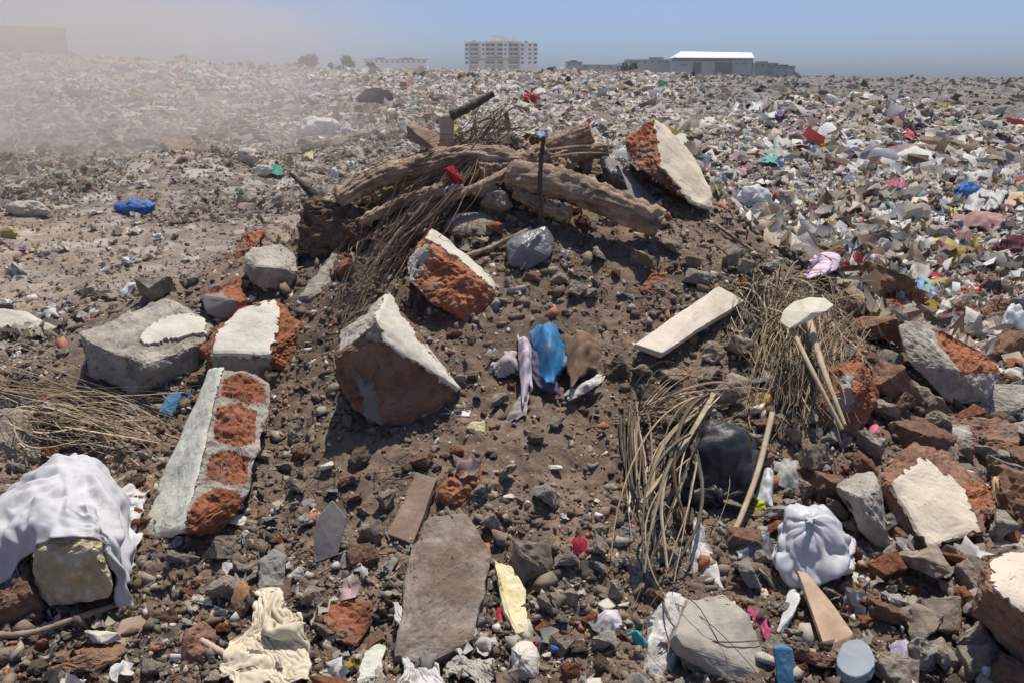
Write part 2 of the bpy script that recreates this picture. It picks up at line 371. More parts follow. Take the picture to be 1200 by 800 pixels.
def chunk(name, label, cat, anchor, vis, back=.25, along='view', base='concrete', coat=None, patches=(), res=.013, bevel=.012,
          big=.012, ref=None, group=None, coat_t=.007, coat_name='plaster_coat', Y0=None, coat_label=None, rag=.014):
    """a lump given by the corners one sees (px, py, metres behind the anchor) and a thickness away from the viewer;
    coat = (material, polygon in picture units): a thin real layer of plaster or paint, a child of its own"""
    if Y0 is None: Y0 = ground(*anchor).y
    pts = [on(x, y, d[0]) if isinstance(d, tuple) else at(x, y, Y0 + d) for x, y, d in vis]
    cen = sum(pts, Vector()) / len(pts)
    if along == 'view':
        bv = (cen - EYE).normalized() * back
        pts2 = [p + bv - (p - cen) * .12 for p in pts]
    else:
        nrm = Vector()
        for i in range(len(pts)):
            nrm += (pts[i] - cen).cross(pts[(i + 1) % len(pts)] - cen)
        nrm.normalize()
        if nrm.dot(cen - EYE) < 0: nrm = -nrm
        pts2 = [p + nrm * back for p in pts]
    bm = bmesh.new()
    for p in pts + pts2: bm.verts.new(p)
    bmesh.ops.convex_hull(bm, input=bm.verts[:])
    bmesh.ops.delete(bm, geom=[v for v in bm.verts if not v.link_faces], context='VERTS')
    bmesh.ops.dissolve_limit(bm, angle_limit=.15, verts=bm.verts[:], edges=bm.edges[:])
    if bevel: bmesh.ops.bevel(bm, geom=bm.edges[:], offset=bevel, segments=2, affect='EDGES', profile=.6, clamp_overlap=True)
    bmesh.ops.triangulate(bm, faces=bm.faces[:])
    refine(bm, res * 1.5)
    sd = Vector((R.random() * 50, R.random() * 50, R.random() * 50))
    for v in bm.verts:
        v.co += Vector((fN(v.co + sd, 3.3), fN(v.co + sd * 2, 3.3), fN(v.co - sd, 3.3))) * big
    bm.normal_update()
    mats = [base] + [p[0] for p in patches]
    cls = {}
    for f in bm.faces:
        c = f.calc_center_median(); f.material_index = 0
        if f.normal.dot(c - EYE) < .02:
            q = c + Vector((fN(c + sd, 18), fN(c - sd, 18), fN(c + sd * 2, 18))) * rag
            x, y = proj(q)
            for k, (mn, poly) in enumerate(patches):
                if inpoly(x, y, poly): f.material_index = k + 1
            if coat and inpoly(x, y, coat[1]): cls[f.index] = 1
    bm.faces.index_update()
    # coat faces first (clean, before the core is roughened)
    cv, cf = [], []
    if coat:
        left = {f for f in bm.faces if cls.get(f.index)}; fs = []
        while left:                                    # one coherent skin: the largest connected patch
            st = [left.pop()]; isl = []
            while st:
                f = st.pop(); isl.append(f)
                for e in f.edges:
                    for g in e.link_faces:
                        if g in left: left.discard(g); st.append(g)
            if len(isl) > len(fs): fs = isl
        keepi = {f.index for f in fs}; cls = {q: 1 for q in cls if q in keepi}
        vid = {}
        edge_use = {}
        for f in fs:
            for e in f.edges: edge_use[e] = edge_use.get(e, 0) + 1
        vs = {v for f in fs for v in f.verts}
        top = {}
        for v in vs:
            vid[v] = len(cv)
            nn = Vector()
            for f in v.link_faces:
                if cls.get(f.index): nn += f.normal
            nn.normalize(); top[v] = nn
            cv.append(v.co + nn * (coat_t + .0022 * fN(v.co + sd, 30)))
        low = {}
        for v in vs:
            low[v] = len(cv); cv.append(v.co - top[v] * .012)
        for f in fs: cf.append([vid[v] for v in f.verts])
        for f in fs:
            for l in f.loops:
                if edge_use[l.edge] == 1:
                    a, b = l.vert, l.link_loop_next.vert
                    cf.append([vid[b], vid[a], low[a], low[b]])
    new = []
    for v in bm.verts:
        mi = min((f.material_index for f in v.link_faces), default=0)
        a = AMP.get(mats[mi], .008)
        if any(cls.get(f.index) for f in v.link_faces): a *= .2
        p = v.co
        new.append(p + v.normal * (fN(p + sd, 7, 4) * a * 1.3 - abs(fN(p - sd, 26, 3)) * a * .9))
    for v, p in zip(bm.verts, new): v.co = p
    verts = [v.co.copy() for v in bm.verts]; faces = [[v.index for v in f.verts] for f in bm.faces]; mi = [f.material_index for f in bm.faces]
    bm.verts.index_update()
    bm.free()
    zs = sum((p for p in pts), Vector()) / len(pts)
    loc = (zs.x, zs.y, min(v.z for v in verts))
    o = mesh_obj(name, verts, faces, [MATS[x] for x in mats], loc=loc, midx=mi)
    x, y = proj(cen)
    tag(o, label, cat, group)
    if ref: LM.append((ref, x, y))
    if coat and cf:
        cc = mesh_obj(coat_name, cv, cf, MATS[coat[0]], parent=o)
        if coat_label: cc['label'] = coat_label
    return o

# loose stones: a few shapes of each kind, used again and again
def lump_mesh(name, mat, seed, squash=(1, .8, .62), npts=13, rough=.05, angular=.5, L=.085, box=False):
    rr = random.Random(seed); bm = bmesh.new()
    if box:
        for sx in (-1, 1):
            for sy in (-1, 1):
                for sz in (-1, 1): bm.verts.new(Vector((sx * squash[0], sy * squash[1], sz * squash[2])) * .5 + Vector([rr.uniform(-.17, .17) for _ in range(3)]))
        bm.verts.new(Vector((rr.uniform(-.5, .5), squash[1] * .56, rr.uniform(-.2, .2))))
    else:
        for i in range(npts):
            v = Vector((rr.gauss(0, 1), rr.gauss(0, 1), rr.gauss(0, 1))).normalized()
            v = Vector([math.copysign(abs(c) ** (1 - .5 * angular), c) for c in v]) * rr.uniform(.8, 1)
            bm.verts.new(Vector((v.x * squash[0], v.y * squash[1], v.z * squash[2])) * .5)
    bmesh.ops.convex_hull(bm, input=bm.verts[:])
    bmesh.ops.delete(bm, geom=[v for v in bm.verts if not v.link_faces], context='VERTS')
    bmesh.ops.bevel(bm, geom=bm.edges[:], offset=.022 if not box else .02, segments=1, affect='EDGES', clamp_overlap=True)
    bmesh.ops.triangulate(bm, faces=bm.faces[:]); refine(bm, L * 1.5); bm.normal_update()
    sd = Vector((rr.random() * 90, rr.random() * 90, 3))
    new = [v.co + v.normal * (fN(v.co + sd, 3, 4) * rough + fN(v.co - sd, 9, 3) * rough * .45) for v in bm.verts]
    for v, p in zip(bm.verts, new): v.co = p
    me = bpy.data.meshes.new(name); bm.to_mesh(me); bm.free(); me.materials.append(MATS[mat]); me['mat'] = mat
    return me

KIND = {
    'stone': ('rubble_stone', 'stone', [lump_mesh('rubble_stone', 'stone', i, (1, .85, .72), 9, angular=1., rough=.05) for i in range(10)], 'brown', 'rubble stones lying on the heap'),
    'grey': ('rubble_stone', 'stone', [lump_mesh('rubble_stone', 'stone_grey', 20 + i, (1, .85, .74), 10, angular=.9, rough=.05) for i in range(8)], 'grey', 'rubble stones lying on the heap'),
    'conc': ('concrete_fragment', 'concrete piece', [lump_mesh('concrete_fragment', 'concrete', 40 + i, (1, .8, .55), 10, angular=1) for i in range(6)], 'pale grey', 'concrete pieces in the rubble'),
    'brick': ('brick_fragment', 'brick piece', [lump_mesh('brick_fragment', 'brick', 60 + i, (1, .75, .6), 10, angular=1) for i in range(5)], 'orange', 'broken bricks in the rubble'),
    'brown': ('brick_fragment', 'brick piece', [lump_mesh('brick_fragment', 'brick_brown', 80 + i, (1, .72, .5), 9, box=True, rough=.06) for i in range(6)], 'brown', 'broken bricks in the rubble'),
    'clod': ('earth_clod', 'clod', [lump_mesh('earth_clod', 'clod', 100 + i, (1, .9, .7), 14, angular=.2, rough=.07) for i in range(5)], 'dark brown', 'clods of earth on the heap'),
    'shard': ('tile_shard', 'shard', [lump_mesh('tile_shard', 'tile_grey', 120 + i, (1, .75, .13), 9, angular=.6, rough=.012) for i in range(5)], 'flat grey', 'flat shards in the rubble'),
    'white': ('plaster_fragment', 'plaster piece', [lump_mesh('plaster_fragment', 'plaster', 140 + i, (1, .75, .4), 9, angular=.8, rough=.03) for i in range(5)], 'white', 'white plaster pieces in the rubble'),
}
AUTO = []   # (object, size in picture units, noun phrase, px, py) to be labelled once every landmark is known
PLACED = []
def stone(kind, px, py, w, hh=None, lift=.25, rot=None, flat=False, where=None):
    """a loose piece whose middle shows at (px, py), w picture units wide"""
    name, cat, meshes, colr, grp = KIND[kind]
    g = where or ground(px, py + (hh or w * .6) * .3)
    s = w * (g - EYE).length / F
    o = bpy.data.objects.new(name, R.choice(meshes)); COL.objects.link(o)
    k = (hh / w / .68) if hh else 1
    o.scale = (s, s * R.uniform(.7, 1.15), s * min(1.6, max(.5, k)) * (1 if hh else R.uniform(.6, 1.1)))
    o.rotation_euler = rot or (R.gauss(0, .4), R.gauss(0, .4), R.uniform(-.6, .6) + R.choice((0, math.pi)))
    if kind == 'shard' and rot is None: o.rotation_euler = (R.uniform(.1, 1.1), R.gauss(0, .4), R.uniform(-3, 3))
    o.location = (g.x, g.y, h(g.x, g.y) + s * .5 * (.3 + lift) * (.3 if kind == 'shard' else 1))
    o['category'] = cat; o['group'] = grp; o['kind'] = 'thing'
    x, y = proj(o.location)
    AUTO.append((o, w, colr, {'stone': 'stone', 'concrete piece': 'concrete piece', 'brick piece': 'brick piece', 'clod': 'clod of earth', 'shard': 'shard', 'plaster piece': 'plaster piece'}[cat], x, y))
    PLACED.append((x, y, w * .5))
    return o

# ------------------------------------------------------------------ tubes: logs, sticks, fibres
def tube(V, Fc, pts, rad, sides=6, cap=True, wob=0, sd=0):
    b = len(V); n = len(pts)
    up = Vector((0, 0, 1))
    for i, p in enumerate(pts):
        t = (pts[min(i + 1, n - 1)] - pts[max(i - 1, 0)]).normalized()
        a = t.cross(up)
        if a.length < .05: a = t.cross(Vector((1, 0, 0)))
        a.normalize(); c = a.cross(t)
        r = rad[i] if isinstance(rad, (list, tuple)) else rad
        for k in range(sides):
            th = 2 * math.pi * k / sides
            dvec = a * math.cos(th) + c * math.sin(th)
            rr = r
            if wob: rr = r * (1 - wob * .9 * abs(noise.noise(Vector((math.cos(th) * 3.3, math.sin(th) * 3.3, i * .05 + sd)))) - wob * .8 * max(0, .25 - abs(noise.noise(Vector((math.cos(th) * 5.5 + 9, math.sin(th) * 5.5, i * .04 + sd))))) + wob * fN(Vector((math.cos(th) * 1.3, math.sin(th) * 1.3, i * .25 + sd)), 1.0, 3) + wob * .5 * noise.noise(Vector((math.cos(th) * 5, math.sin(th) * 5, i * .08 + sd))))
            V.append(p + dvec * rr)
    for i in range(n - 1):
        for k in range(sides):
            k2 = (k + 1) % sides
            Fc.append((b + i * sides + k, b + i * sides + k2, b + (i + 1) * sides + k2, b + (i + 1) * sides + k))
    if cap:
        Fc.append(tuple(b + k for k in range(sides))[::-1]); Fc.append(tuple(b + (n - 1) * sides + k for k in range(sides)))

def smoothline(pts, n):
    out = []
    m = len(pts)
    for i in range(n):
        t = i / (n - 1) * (m - 1); k = min(int(t), m - 2); u = t - k
        p0, p1, p2, p3 = pts[max(k - 1, 0)], pts[k], pts[k + 1], pts[min(k + 2, m - 1)]
        out.append(.5 * ((2 * p1) + (p2 - p0) * u + (2 * p0 - 5 * p1 + 4 * p2 - p3) * u * u + (3 * p1 - p0 - 3 * p2 + p3) * u ** 3))
    return out

def log(name, label, cat, pts, r_px, mat='bark', sides=56, wob=.2, ref=None, ends=None, n=70, group=None, loc=None):
    """pts: world points along the stem; r_px: radii in picture units at both ends (measured at its own distance)"""
    line = smoothline([Vector(p) for p in pts], n)
    sc = (line[n // 2] - EYE).length / F
    rad = [(r_px[0] + (r_px[1] - r_px[0]) * i / (n - 1)) * sc for i in range(n)]
    V, Fc = [], []
    tube(V, Fc, line, rad, sides, cap=(ends is None), wob=wob, sd=R.random() * 40)
    c = line[n // 2]
    sdc = R.random() * 60; lc = []
    for i in range(n):
        for q in range(sides):
            th = 2 * math.pi * q / sides
            g = noise.noise(Vector((math.cos(th) * 4.2, math.sin(th) * 4.2, i * .07 + sdc))) + .6 * noise.noise(Vector((math.cos(th) * 9, math.sin(th) * 9, i * .13 + sdc)))
            g = max(.35, min(1.35, 1 + .75 * g)); lc.append((g, g * .985, g * .96))
    o = mesh_obj(name, V, Fc, MATS['bark_log' if mat == 'bark' else mat], loc=(c.x, c.y, min(v.z for v in V)), smooth=sides > 5, col=np.array(lc) if mat == 'bark' else None)
    tag(o, label, cat, group)
    if ref: LM.append((ref,) + proj(c))
    if ends:
        for e, idx in ((0, 0), (1, n - 1)):
            ring = V[idx * sides:(idx + 1) * sides]; cc = sum(ring, Vector()) / sides
            dr = (line[idx] - line[1 if e == 0 else n - 2]).normalized()
            vv = ring + [cc + (q - cc) * .5 + dr * .004 * R.uniform(-1, 1) for q in ring] + [cc - dr * .006]
            ff = [(k, (k + 1) % sides, sides + (k + 1) % sides, sides + k) for k in range(sides)] + [(sides + k, sides + (k + 1) % sides, 2 * sides) for k in range(sides)]
            mesh_obj('cut_end', vv, ff, MATS[ends], parent=o)
    return o

def fibres(name, label, cat, strands, mat, ref=None, parent=None, sides=3, loc=None, group=None):
    V, Fc, cl = [], [], []
    for pts, r in strands:
        n0 = len(V); tube(V, Fc, pts, r, sides, cap=False)
        g = R.choice((.3, .45, .65, .85, 1., 1.2, 1.5)) * R.uniform(.85, 1.15); t = R.uniform(.9, 1.06)
        cl += [(g, g * t, g * t * t)] * (len(V) - n0)
    c = sum((s[0][len(s[0]) // 2] for s in strands), Vector()) / len(strands)
    o = mesh_obj(name, V, Fc, MATS[mat], parent=parent, loc=(c.x, c.y, min(v.z for v in V)) if parent is None else None, col=np.array(cl))
    if parent is None:
        tag(o, label, cat, group)
        if ref: LM.append((ref,) + proj(c))
    return o

def strand_set(a, b, n, sa, sb, r=(.0012, .003), bow=.06, wave=.02, seg=10, cut=(.6, 1.1), bias=None):
    """n wavy strands from round a to round b"""
    S = []
    a, b = Vector(a), Vector(b); L = (b - a).length
    for i in range(n):
        g = lambda s: Vector((R.gauss(0, s[0]), R.gauss(0, s[1]), R.gauss(0, s[2])))
        p, q = a + g(sa), b + g(sb)
        q = p + (q - p) * R.uniform(*cut)
        bw = Vector((R.gauss(0, bow), R.gauss(0, bow), R.gauss(.3 * bow, bow)))
        k = Vector((R.random() * 50, R.random() * 50, 0))
        pts = []
        for j in range(seg):
            t = j / (seg - 1)
            w = Vector((noise.noise(k + Vector((t * 3, 0, 0))), noise.noise(k + Vector((t * 3, 9, 0))), noise.noise(k + Vector((t * 3, 0, 9))))) * wave * L
            pts.append(p.lerp(q, t) + bw * (4 * t * (1 - t)) + w * t)
        rr = R.uniform(*r) * min(2.6, R.lognormvariate(-.1, .5))
        S.append((pts, [rr * (1 - .5 * j / (seg - 1)) for j in range(seg)]))
    return S

# ------------------------------------------------------------------ cloth, sheets, bags
def sheet(name, label, cat, corners, n=26, bulge=.03, fold=.02, fdir=(1, 0), ffreq=6, mat='cloth', color=None, ref=None, group=None, ragged=.05, parent=None, crumple=.012, thick=.0025, Y0=None):
    """a piece of cloth or plastic between four corners (px, py, lift), with folds, held a little above what it lies on"""
    c = [on(*q) if Y0 is None else at(q[0], q[1], Y0 + (q[2] if len(q) > 2 else 0)) for q in corners]
    L = ((c[1] - c[0]).length + (c[2] - c[3]).length + (c[3] - c[0]).length + (c[2] - c[1]).length) / 4
    nrm = ((c[1] - c[0]).cross(c[3] - c[0])).normalized()
    if nrm.dot(EYE - c[0]) < 0: nrm = -nrm
    Lu, Lv = (c[1] - c[0]).length, (c[3] - c[0]).length
    fd = Vector(fdir).normalized(); fo = min(fold, .22 * L * 2 / ffreq); cro = min(crumple * 1.6, .075 * L)
    k = Vector((R.random() * 60, R.random() * 60, R.random() * 60))
    V, Fc = [], []
    for j in range(n + 1):
        for i in range(n + 1):
            u, v = i / n, j / n
            uu = u + ragged * noise.noise(k + Vector((v * 5, 1.5 if u > .5 else 7, 0))) * (abs(u - .5) * 2) ** 2
            vv = v + ragged * noise.noise(k + Vector((u * 5, 3.5 if v > .5 else 9, 5))) * (abs(v - .5) * 2) ** 2
            p = c[0] * (1 - uu) * (1 - vv) + c[1] * uu * (1 - vv) + c[2] * uu * vv + c[3] * (1 - uu) * vv
            ms = Vector((uu * Lu, vv * Lv, 0)) / L
            wv = Vector((noise.noise(ms * 2.3 + k), noise.noise(ms * 2.3 - k), 0)) * .22
            a = (ms.x + wv.x) * fd[0] + (ms.y + wv.y) * fd[1]; b = -(ms.x + wv.x) * fd[1] + (ms.y + wv.y) * fd[0]
            f = 1 - abs(2 * noise.noise(k + Vector((a * ffreq * .5, b * ffreq * .13, 0))))
            f2 = 1 - abs(2 * noise.noise(k * 2 + Vector((a * ffreq * 1.1, b * ffreq * .4, 3))))
            cr = (1 - abs(2 * noise.noise(ms * 2.6 + k * 3))) + .5 * (1 - abs(2 * noise.noise(ms * 5.7 - k))) + .25 * (1 - abs(2 * noise.noise(ms * 11 + k)))
            d = bulge * math.sin(math.pi * min(1, max(0, u))) * math.sin(math.pi * min(1, max(0, v))) + fo * (f + .35 * f2) + cro * cr
            V.append(p + nrm * d)
    for j in range(n):
        for i in range(n):
            a = j * (n + 1) + i; Fc.append((a, a + 1, a + n + 2, a + n + 1))
    cc = sum(c, Vector()) / 4
    o = mesh_obj(name, V, Fc, MATS[mat], parent=parent, loc=(cc.x, cc.y, min(v.z for v in V)) if parent is None else None, smooth=True)
    md = o.modifiers.new('thickness', 'SOLIDIFY'); md.thickness = thick
    if color: o.color = (*color, 1)
    if parent is None:
        tag(o, label, cat, group)
        if ref: LM.append((ref,) + proj(cc))
    return o

def bag(name, label, cat, px, py, w, hh, mat='thin_plastic', color=None, ref=None, knot=None, pleats=11, lift=.0, depth=.7, group=None, Y0=None, rough=.10, pl=1.):
    """a filled plastic bag: a lump with pleats running to a knot (u, v in picture units from the middle)"""
    g = ground(px, py + hh * .35); d = (g - EYE).length
    s = w * .5 * d / F; t = hh * .5 * d / F
    c = at(px, py, g.y - depth * s * .3)
    right = Vector((1, 0, 0)); fwd = (c - EYE).normalized(); up = right.cross(fwd).normalized()
    ax = (-fwd + Vector((0, 0, .35))).normalized()
    if not knot: ax = (fwd + up * .4 + right * R.uniform(-.4, .4)).normalized()
    if knot: ax = (ax + right * (knot[0] / w * 2) - (-up) * 0 + up * (-knot[1] / hh * 2)).normalized()
    e1 = ax.cross(Vector((.13, .2, 1))).normalized(); e2 = ax.cross(e1)
    NR, NT = 28, 60
    k = Vector((R.random() * 60, R.random() * 60, R.random() * 60))
    V, Fc = [], []
    for i in range(NR + 1):
        phi = math.pi * i / NR
        for j in range(NT):
            th = 2 * math.pi * j / NT
            dv = (ax * math.cos(phi) + (e1 * math.cos(th) + e2 * math.sin(th)) * math.sin(phi))
            r = 1 + .26 * noise.noise(dv * 1.1 + k) + .16 * noise.noise(dv * 2.3 - k) + rough * fN(dv * 1.4 + k, 1.1, 4) * .5
            tw = th + .5 * noise.noise(dv * 1.5 + k * 2)
            f1 = 1 - abs(2 * noise.noise(k + Vector((math.cos(tw) * pleats * .17, math.sin(tw) * pleats * .17, phi * .7))))
            f2 = 1 - abs(2 * noise.noise(k * 3 + Vector((math.cos(tw) * pleats * .42, math.sin(tw) * pleats * .42, phi * 1.2))))
            am = .35 + .65 * math.exp(-phi * .8)
            r += pl * am * (.20 * (f1 - .5) + .09 * (f2 - .5))
            r += .10 * (1 - abs(2 * noise.noise(dv * 2.6 + k))) + .05 * (1 - abs(2 * noise.noise(dv * 6 - k)))
            r *= 1 - .22 * math.exp(-(phi / .3) ** 2)
            q = dv * r
            V.append(c + right * (q.dot(right) * s) + up * (q.dot(up) * t) + fwd * (q.dot(fwd) * s * depth))
    for i in range(NR):
        for j in range(NT):
            j2 = (j + 1) % NT; Fc.append((i * NT + j, (i + 1) * NT + j, (i + 1) * NT + j2, i * NT + j2))
    o = mesh_obj(name, V, Fc, MATS[mat], loc=(c.x, c.y, min(v.z for v in V)), smooth=True)
    if color: o.color = (*color, 1)
    tag(o, label, cat, group)
    if ref: LM.append((ref, px, py))
    if knot:
        tip = V[0]; KV, KF = [], []
        for m in range(9):
            dr = (ax + Vector((R.gauss(0, .55), R.gauss(0, .55), R.gauss(0, .55)))).normalized()
            tube(KV, KF, [tip - ax * s * .04, tip + dr * s * .16, tip + dr * s * .22 + Vector((R.gauss(0, .3), R.gauss(0, .3), -.2)) * s * .22], [s * .045, s * .05, s * .015], 5)
        kk = mesh_obj('knot', KV, KF, MATS[mat], parent=o, smooth=True)
        if color: kk.color = (*color, 1)
    return o

def drape(name, label, cat, vis, anchor, back=.2, mat='woven', fold=.02, smooth_n=6, res=.016, floor=None, ref=None, fdir=Vector((1, 0, 0)), ffreq=7., color=None, keep=None, radial=None):
    """a cover pulled over something: the hull of the corners, rounded, folded, open underneath"""
    Y0 = ground(*anchor).y
    pts = [at(x, y, Y0 + d) for x, y, d in vis]; cen = sum(pts, Vector()) / len(pts)
    bm = bmesh.new()
    for p in pts: bm.verts.new(p)
    for p in pts: bm.verts.new(p + Vector((0, back, 0)) - (p - cen) * .15)
    bmesh.ops.convex_hull(bm, input=bm.verts[:])
    bmesh.ops.delete(bm, geom=[v for v in bm.verts if not v.link_faces], context='VERTS')
    bmesh.ops.triangulate(bm, faces=bm.faces[:]); refine(bm, res * 1.5)
    for _ in range(smooth_n): bmesh.ops.smooth_vert(bm, verts=bm.verts[:], factor=.5, use_axis_x=True, use_axis_y=True, use_axis_z=True)
    bm.normal_update()
    k = Vector((R.random() * 60, R.random() * 60, R.random() * 60))
    f2 = fdir.normalized(); new = []
    for v in bm.verts:
        p = v.co - cen; a = p.dot(f2); q = p - f2 * a
        wv = Vector((noise.noise(p * 3 + k), noise.noise(p * 3 - k), noise.noise(p * 3.3 + k))) * .08
        s_ = (q + wv) * ffreq + f2 * (a * ffreq * .18)
        d = fold * (1 - abs(2 * noise.noise(s_ + k))) + fold * .5 * (1 - abs(2 * noise.noise(s_ * 2.7 - k))) + .006 * fN(v.co, 14)
        if radial is not None:
            p = v.co - radial + wv * .5; l = p.length; u = p.normalized()
            s_ = Vector((u.x, u.z, u.y * .5)) * ffreq + Vector((0, 0, l * 2.2))
            env = min(1, l / .12)
            d = fold * env * ((1 - abs(2 * noise.noise(s_ * .45 + k))) * 1.2 + .5 * (1 - abs(2 * noise.noise(s_ * 1.1 - k))) + .22 * (1 - abs(2 * noise.noise(s_ * 2.4 - k)))) + .006 * (1 - abs(2 * noise.noise(v.co * 16)))
        new.append(v.co + v.normal * d)
    for v, p in zip(bm.verts, new): v.co = p
    bm.normal_update()
    bmesh.ops.delete(bm, geom=[f for f in bm.faces if f.normal.z < -.45 or (keep and not keep(*proj(f.calc_center_median() + Vector((noise.noise(f.calc_center_median() * 40), 0, noise.noise(f.calc_center_median() * 40 + k))) * .012)))], context='FACES')
    bm.verts.ensure_lookup_table(); bm.verts.index_update()
    V = [v.co.copy() for v in bm.verts]; Fc = [[v.index for v in f.verts] for f in bm.faces]; bm.free()
    o = mesh_obj(name, V, Fc, MATS[mat], loc=(cen.x, cen.y, min(v.z for v in V)), smooth=True)
    md = o.modifiers.new('thickness', 'SOLIDIFY'); md.thickness = .003
    if color: o.color = (*color, 1)
    tag(o, label, cat)
    if ref: LM.append((ref,) + proj(cen))
    return o

# ------------------------------------------------------------------ cloth settled by simulation, then kept as a plain mesh
def ground_patch(x, y, half, step=.02):
    g = np.arange(-half, half + step, step); X, Y = np.meshgrid(x + g, y + g)
    Z = H(X.ravel(), Y.ravel()); n = len(g)
    i = np.arange(n - 1)[:, None] * n; j = np.arange(n - 1)[None, :]
    q = np.stack([i + j, i + j + 1, i + n + j + 1, i + n + j], -1).reshape(-1, 4)
    me = bpy.data.meshes.new('settle'); me.from_pydata(np.stack([X.ravel(), Y.ravel(), Z], 1).tolist(), [], q.tolist())
    o = bpy.data.objects.new('settle', me); COL.objects.link(o); return o

def settle(o, colliders, frames=26, shrink=0., mass=.25, tens=12., bend=.4, pins=None, quality=6, gap=.004, selfc=True, temp=(), pressure=0., smooth=1):
    for c in list(colliders):
        m = c.modifiers.new('hit', 'COLLISION'); c.collision.thickness_outer = .004; c.collision.cloth_friction = 20
    m = o.modifiers.new('cloth', 'CLOTH'); s = m.settings
    s.quality = quality; s.mass = mass; s.tension_stiffness = tens; s.compression_stiffness = tens; s.shear_stiffness = tens * .5; s.bending_stiffness = bend; s.air_damping = 3
    s.shrink_min = -shrink
    if pressure: s.use_pressure = True; s.uniform_pressure_force = pressure
    if pins:
        vg = o.vertex_groups.new(name='pin'); vg.add(pins, 1., 'REPLACE'); s.vertex_group_mass = 'pin'
    cs = m.collision_settings; cs.distance_min = gap; cs.use_self_collision = selfc; cs.self_distance_min = .003; cs.collision_quality = 3
    m.point_cache.frame_start = 1; m.point_cache.frame_end = frames
    for f in range(1, frames + 1): SC.frame_set(f)
    dg = bpy.context.evaluated_depsgraph_get()
    me = bpy.data.meshes.new_from_object(o.evaluated_get(dg))
    o.modifiers.clear(); o.vertex_groups.clear(); o.data = me
    for c in colliders: c.modifiers.clear()
    for c in temp: bpy.data.objects.remove(c, do_unlink=True)
    SC.frame_set(1)
    if smooth:
        md = o.modifiers.new('subdivision', 'SUBSURF'); md.levels = md.render_levels = 1
    md = o.modifiers.new('thickness', 'SOLIDIFY'); md.thickness = .0025
    me.polygons.foreach_set('use_smooth', [True] * len(me.polygons))
    return o

def grid_cloth(name, label, cat, corners, mat, color=None, ref=None, n=44, lift=.05, wob=.01, group=None, ragged=.05, parent=None):
    """a flat cloth between four world corners, ready to be settled"""
    c = [Vector(q) for q in corners]; k = Vector((R.random() * 60, R.random() * 60, 5)); V, Fc = [], []
    for j in range(n + 1):
        for i in range(n + 1):
            u, v = i / n, j / n
            uu = u + ragged * noise.noise(k + Vector((v * 6, 1.5 if u > .5 else 7, 0))) * (abs(u - .5) * 2) ** 3
            vv = v + ragged * noise.noise(k + Vector((u * 6, 3.5 if v > .5 else 9, 5))) * (abs(v - .5) * 2) ** 3
            p = c[0] * (1 - uu) * (1 - vv) + c[1] * uu * (1 - vv) + c[2] * uu * vv + c[3] * (1 - uu) * vv
            V.append(p + Vector((0, 0, lift)) + Vector((noise.noise(p * 9 + k), noise.noise(p * 9 - k), noise.noise(p * 7 + k * 2))) * wob)
    for j in range(n):
        for i in range(n):
            a = j * (n + 1) + i; Fc.append((a, a + 1, a + n + 2, a + n + 1))
    cc = sum(c, Vector()) / 4
    o = mesh_obj(name, V, Fc, MATS[mat], loc=(cc.x, cc.y, cc.z), parent=parent, smooth=True)
    if color: o.color = (*color, 1)
    if label: tag(o, label, cat, group)
    if ref: LM.append((ref,) + proj(cc))
    return o
def hull_obj(pts, name='settle'):
    bm = bmesh.new()
    for p in pts: bm.verts.new(p)
    bmesh.ops.convex_hull(bm, input=bm.verts[:]); bmesh.ops.delete(bm, geom=[v for v in bm.verts if not v.link_faces], context='VERTS')
    bmesh.ops.triangulate(bm, faces=bm.faces[:]); refine(bm, .06)
    for _ in range(2): bmesh.ops.smooth_vert(bm, verts=bm.verts[:], factor=.5, use_axis_x=True, use_axis_y=True, use_axis_z=True)
    bmesh.ops.recalc_face_normals(bm, faces=bm.faces[:])
    me = bpy.data.meshes.new(name); bm.to_mesh(me); bm.free()
    o = bpy.data.objects.new(name, me); COL.objects.link(o); return o

def crease(o, amp, freq, ctr=None, d=Vector((1, 0, 0))):
    """small sharp creases on a settled cloth: running from a gathered point, or along one direction"""
    me = o.data; k = Vector((R.random() * 60, R.random() * 60, 4)); me.calc_loop_triangles() if hasattr(me, 'calc_loop_triangles') else None
    nr = [v.normal.copy() for v in me.vertices]; mw = Vector(o.location)
    for v, n_ in zip(me.vertices, nr):
        p = v.co + mw
        wv = Vector((noise.noise(p * 5 + k), noise.noise(p * 5 - k), noise.noise(p * 4))) * .05
        if ctr is not None:
            q = p - ctr + wv; l = q.length; u = q.normalized(); s_ = Vector((u.x, u.z, u.y * .6)) * freq + Vector((0, 0, l * 3)); env = min(1, l / .15)
        else:
            q = p + wv; t = q.dot(d); s_ = (q - d * t) * freq + d * (t * freq * .2); env = 1
        r1 = 1 - abs(2 * noise.noise(s_ * .5 + k)); r2 = 1 - abs(2 * noise.noise(s_ * 1.2 - k)); r3 = 1 - abs(2 * noise.noise(p * 13 + k))
        v.co += n_ * amp * env * (r1 + .55 * r2 + .35 * r3 - .9)
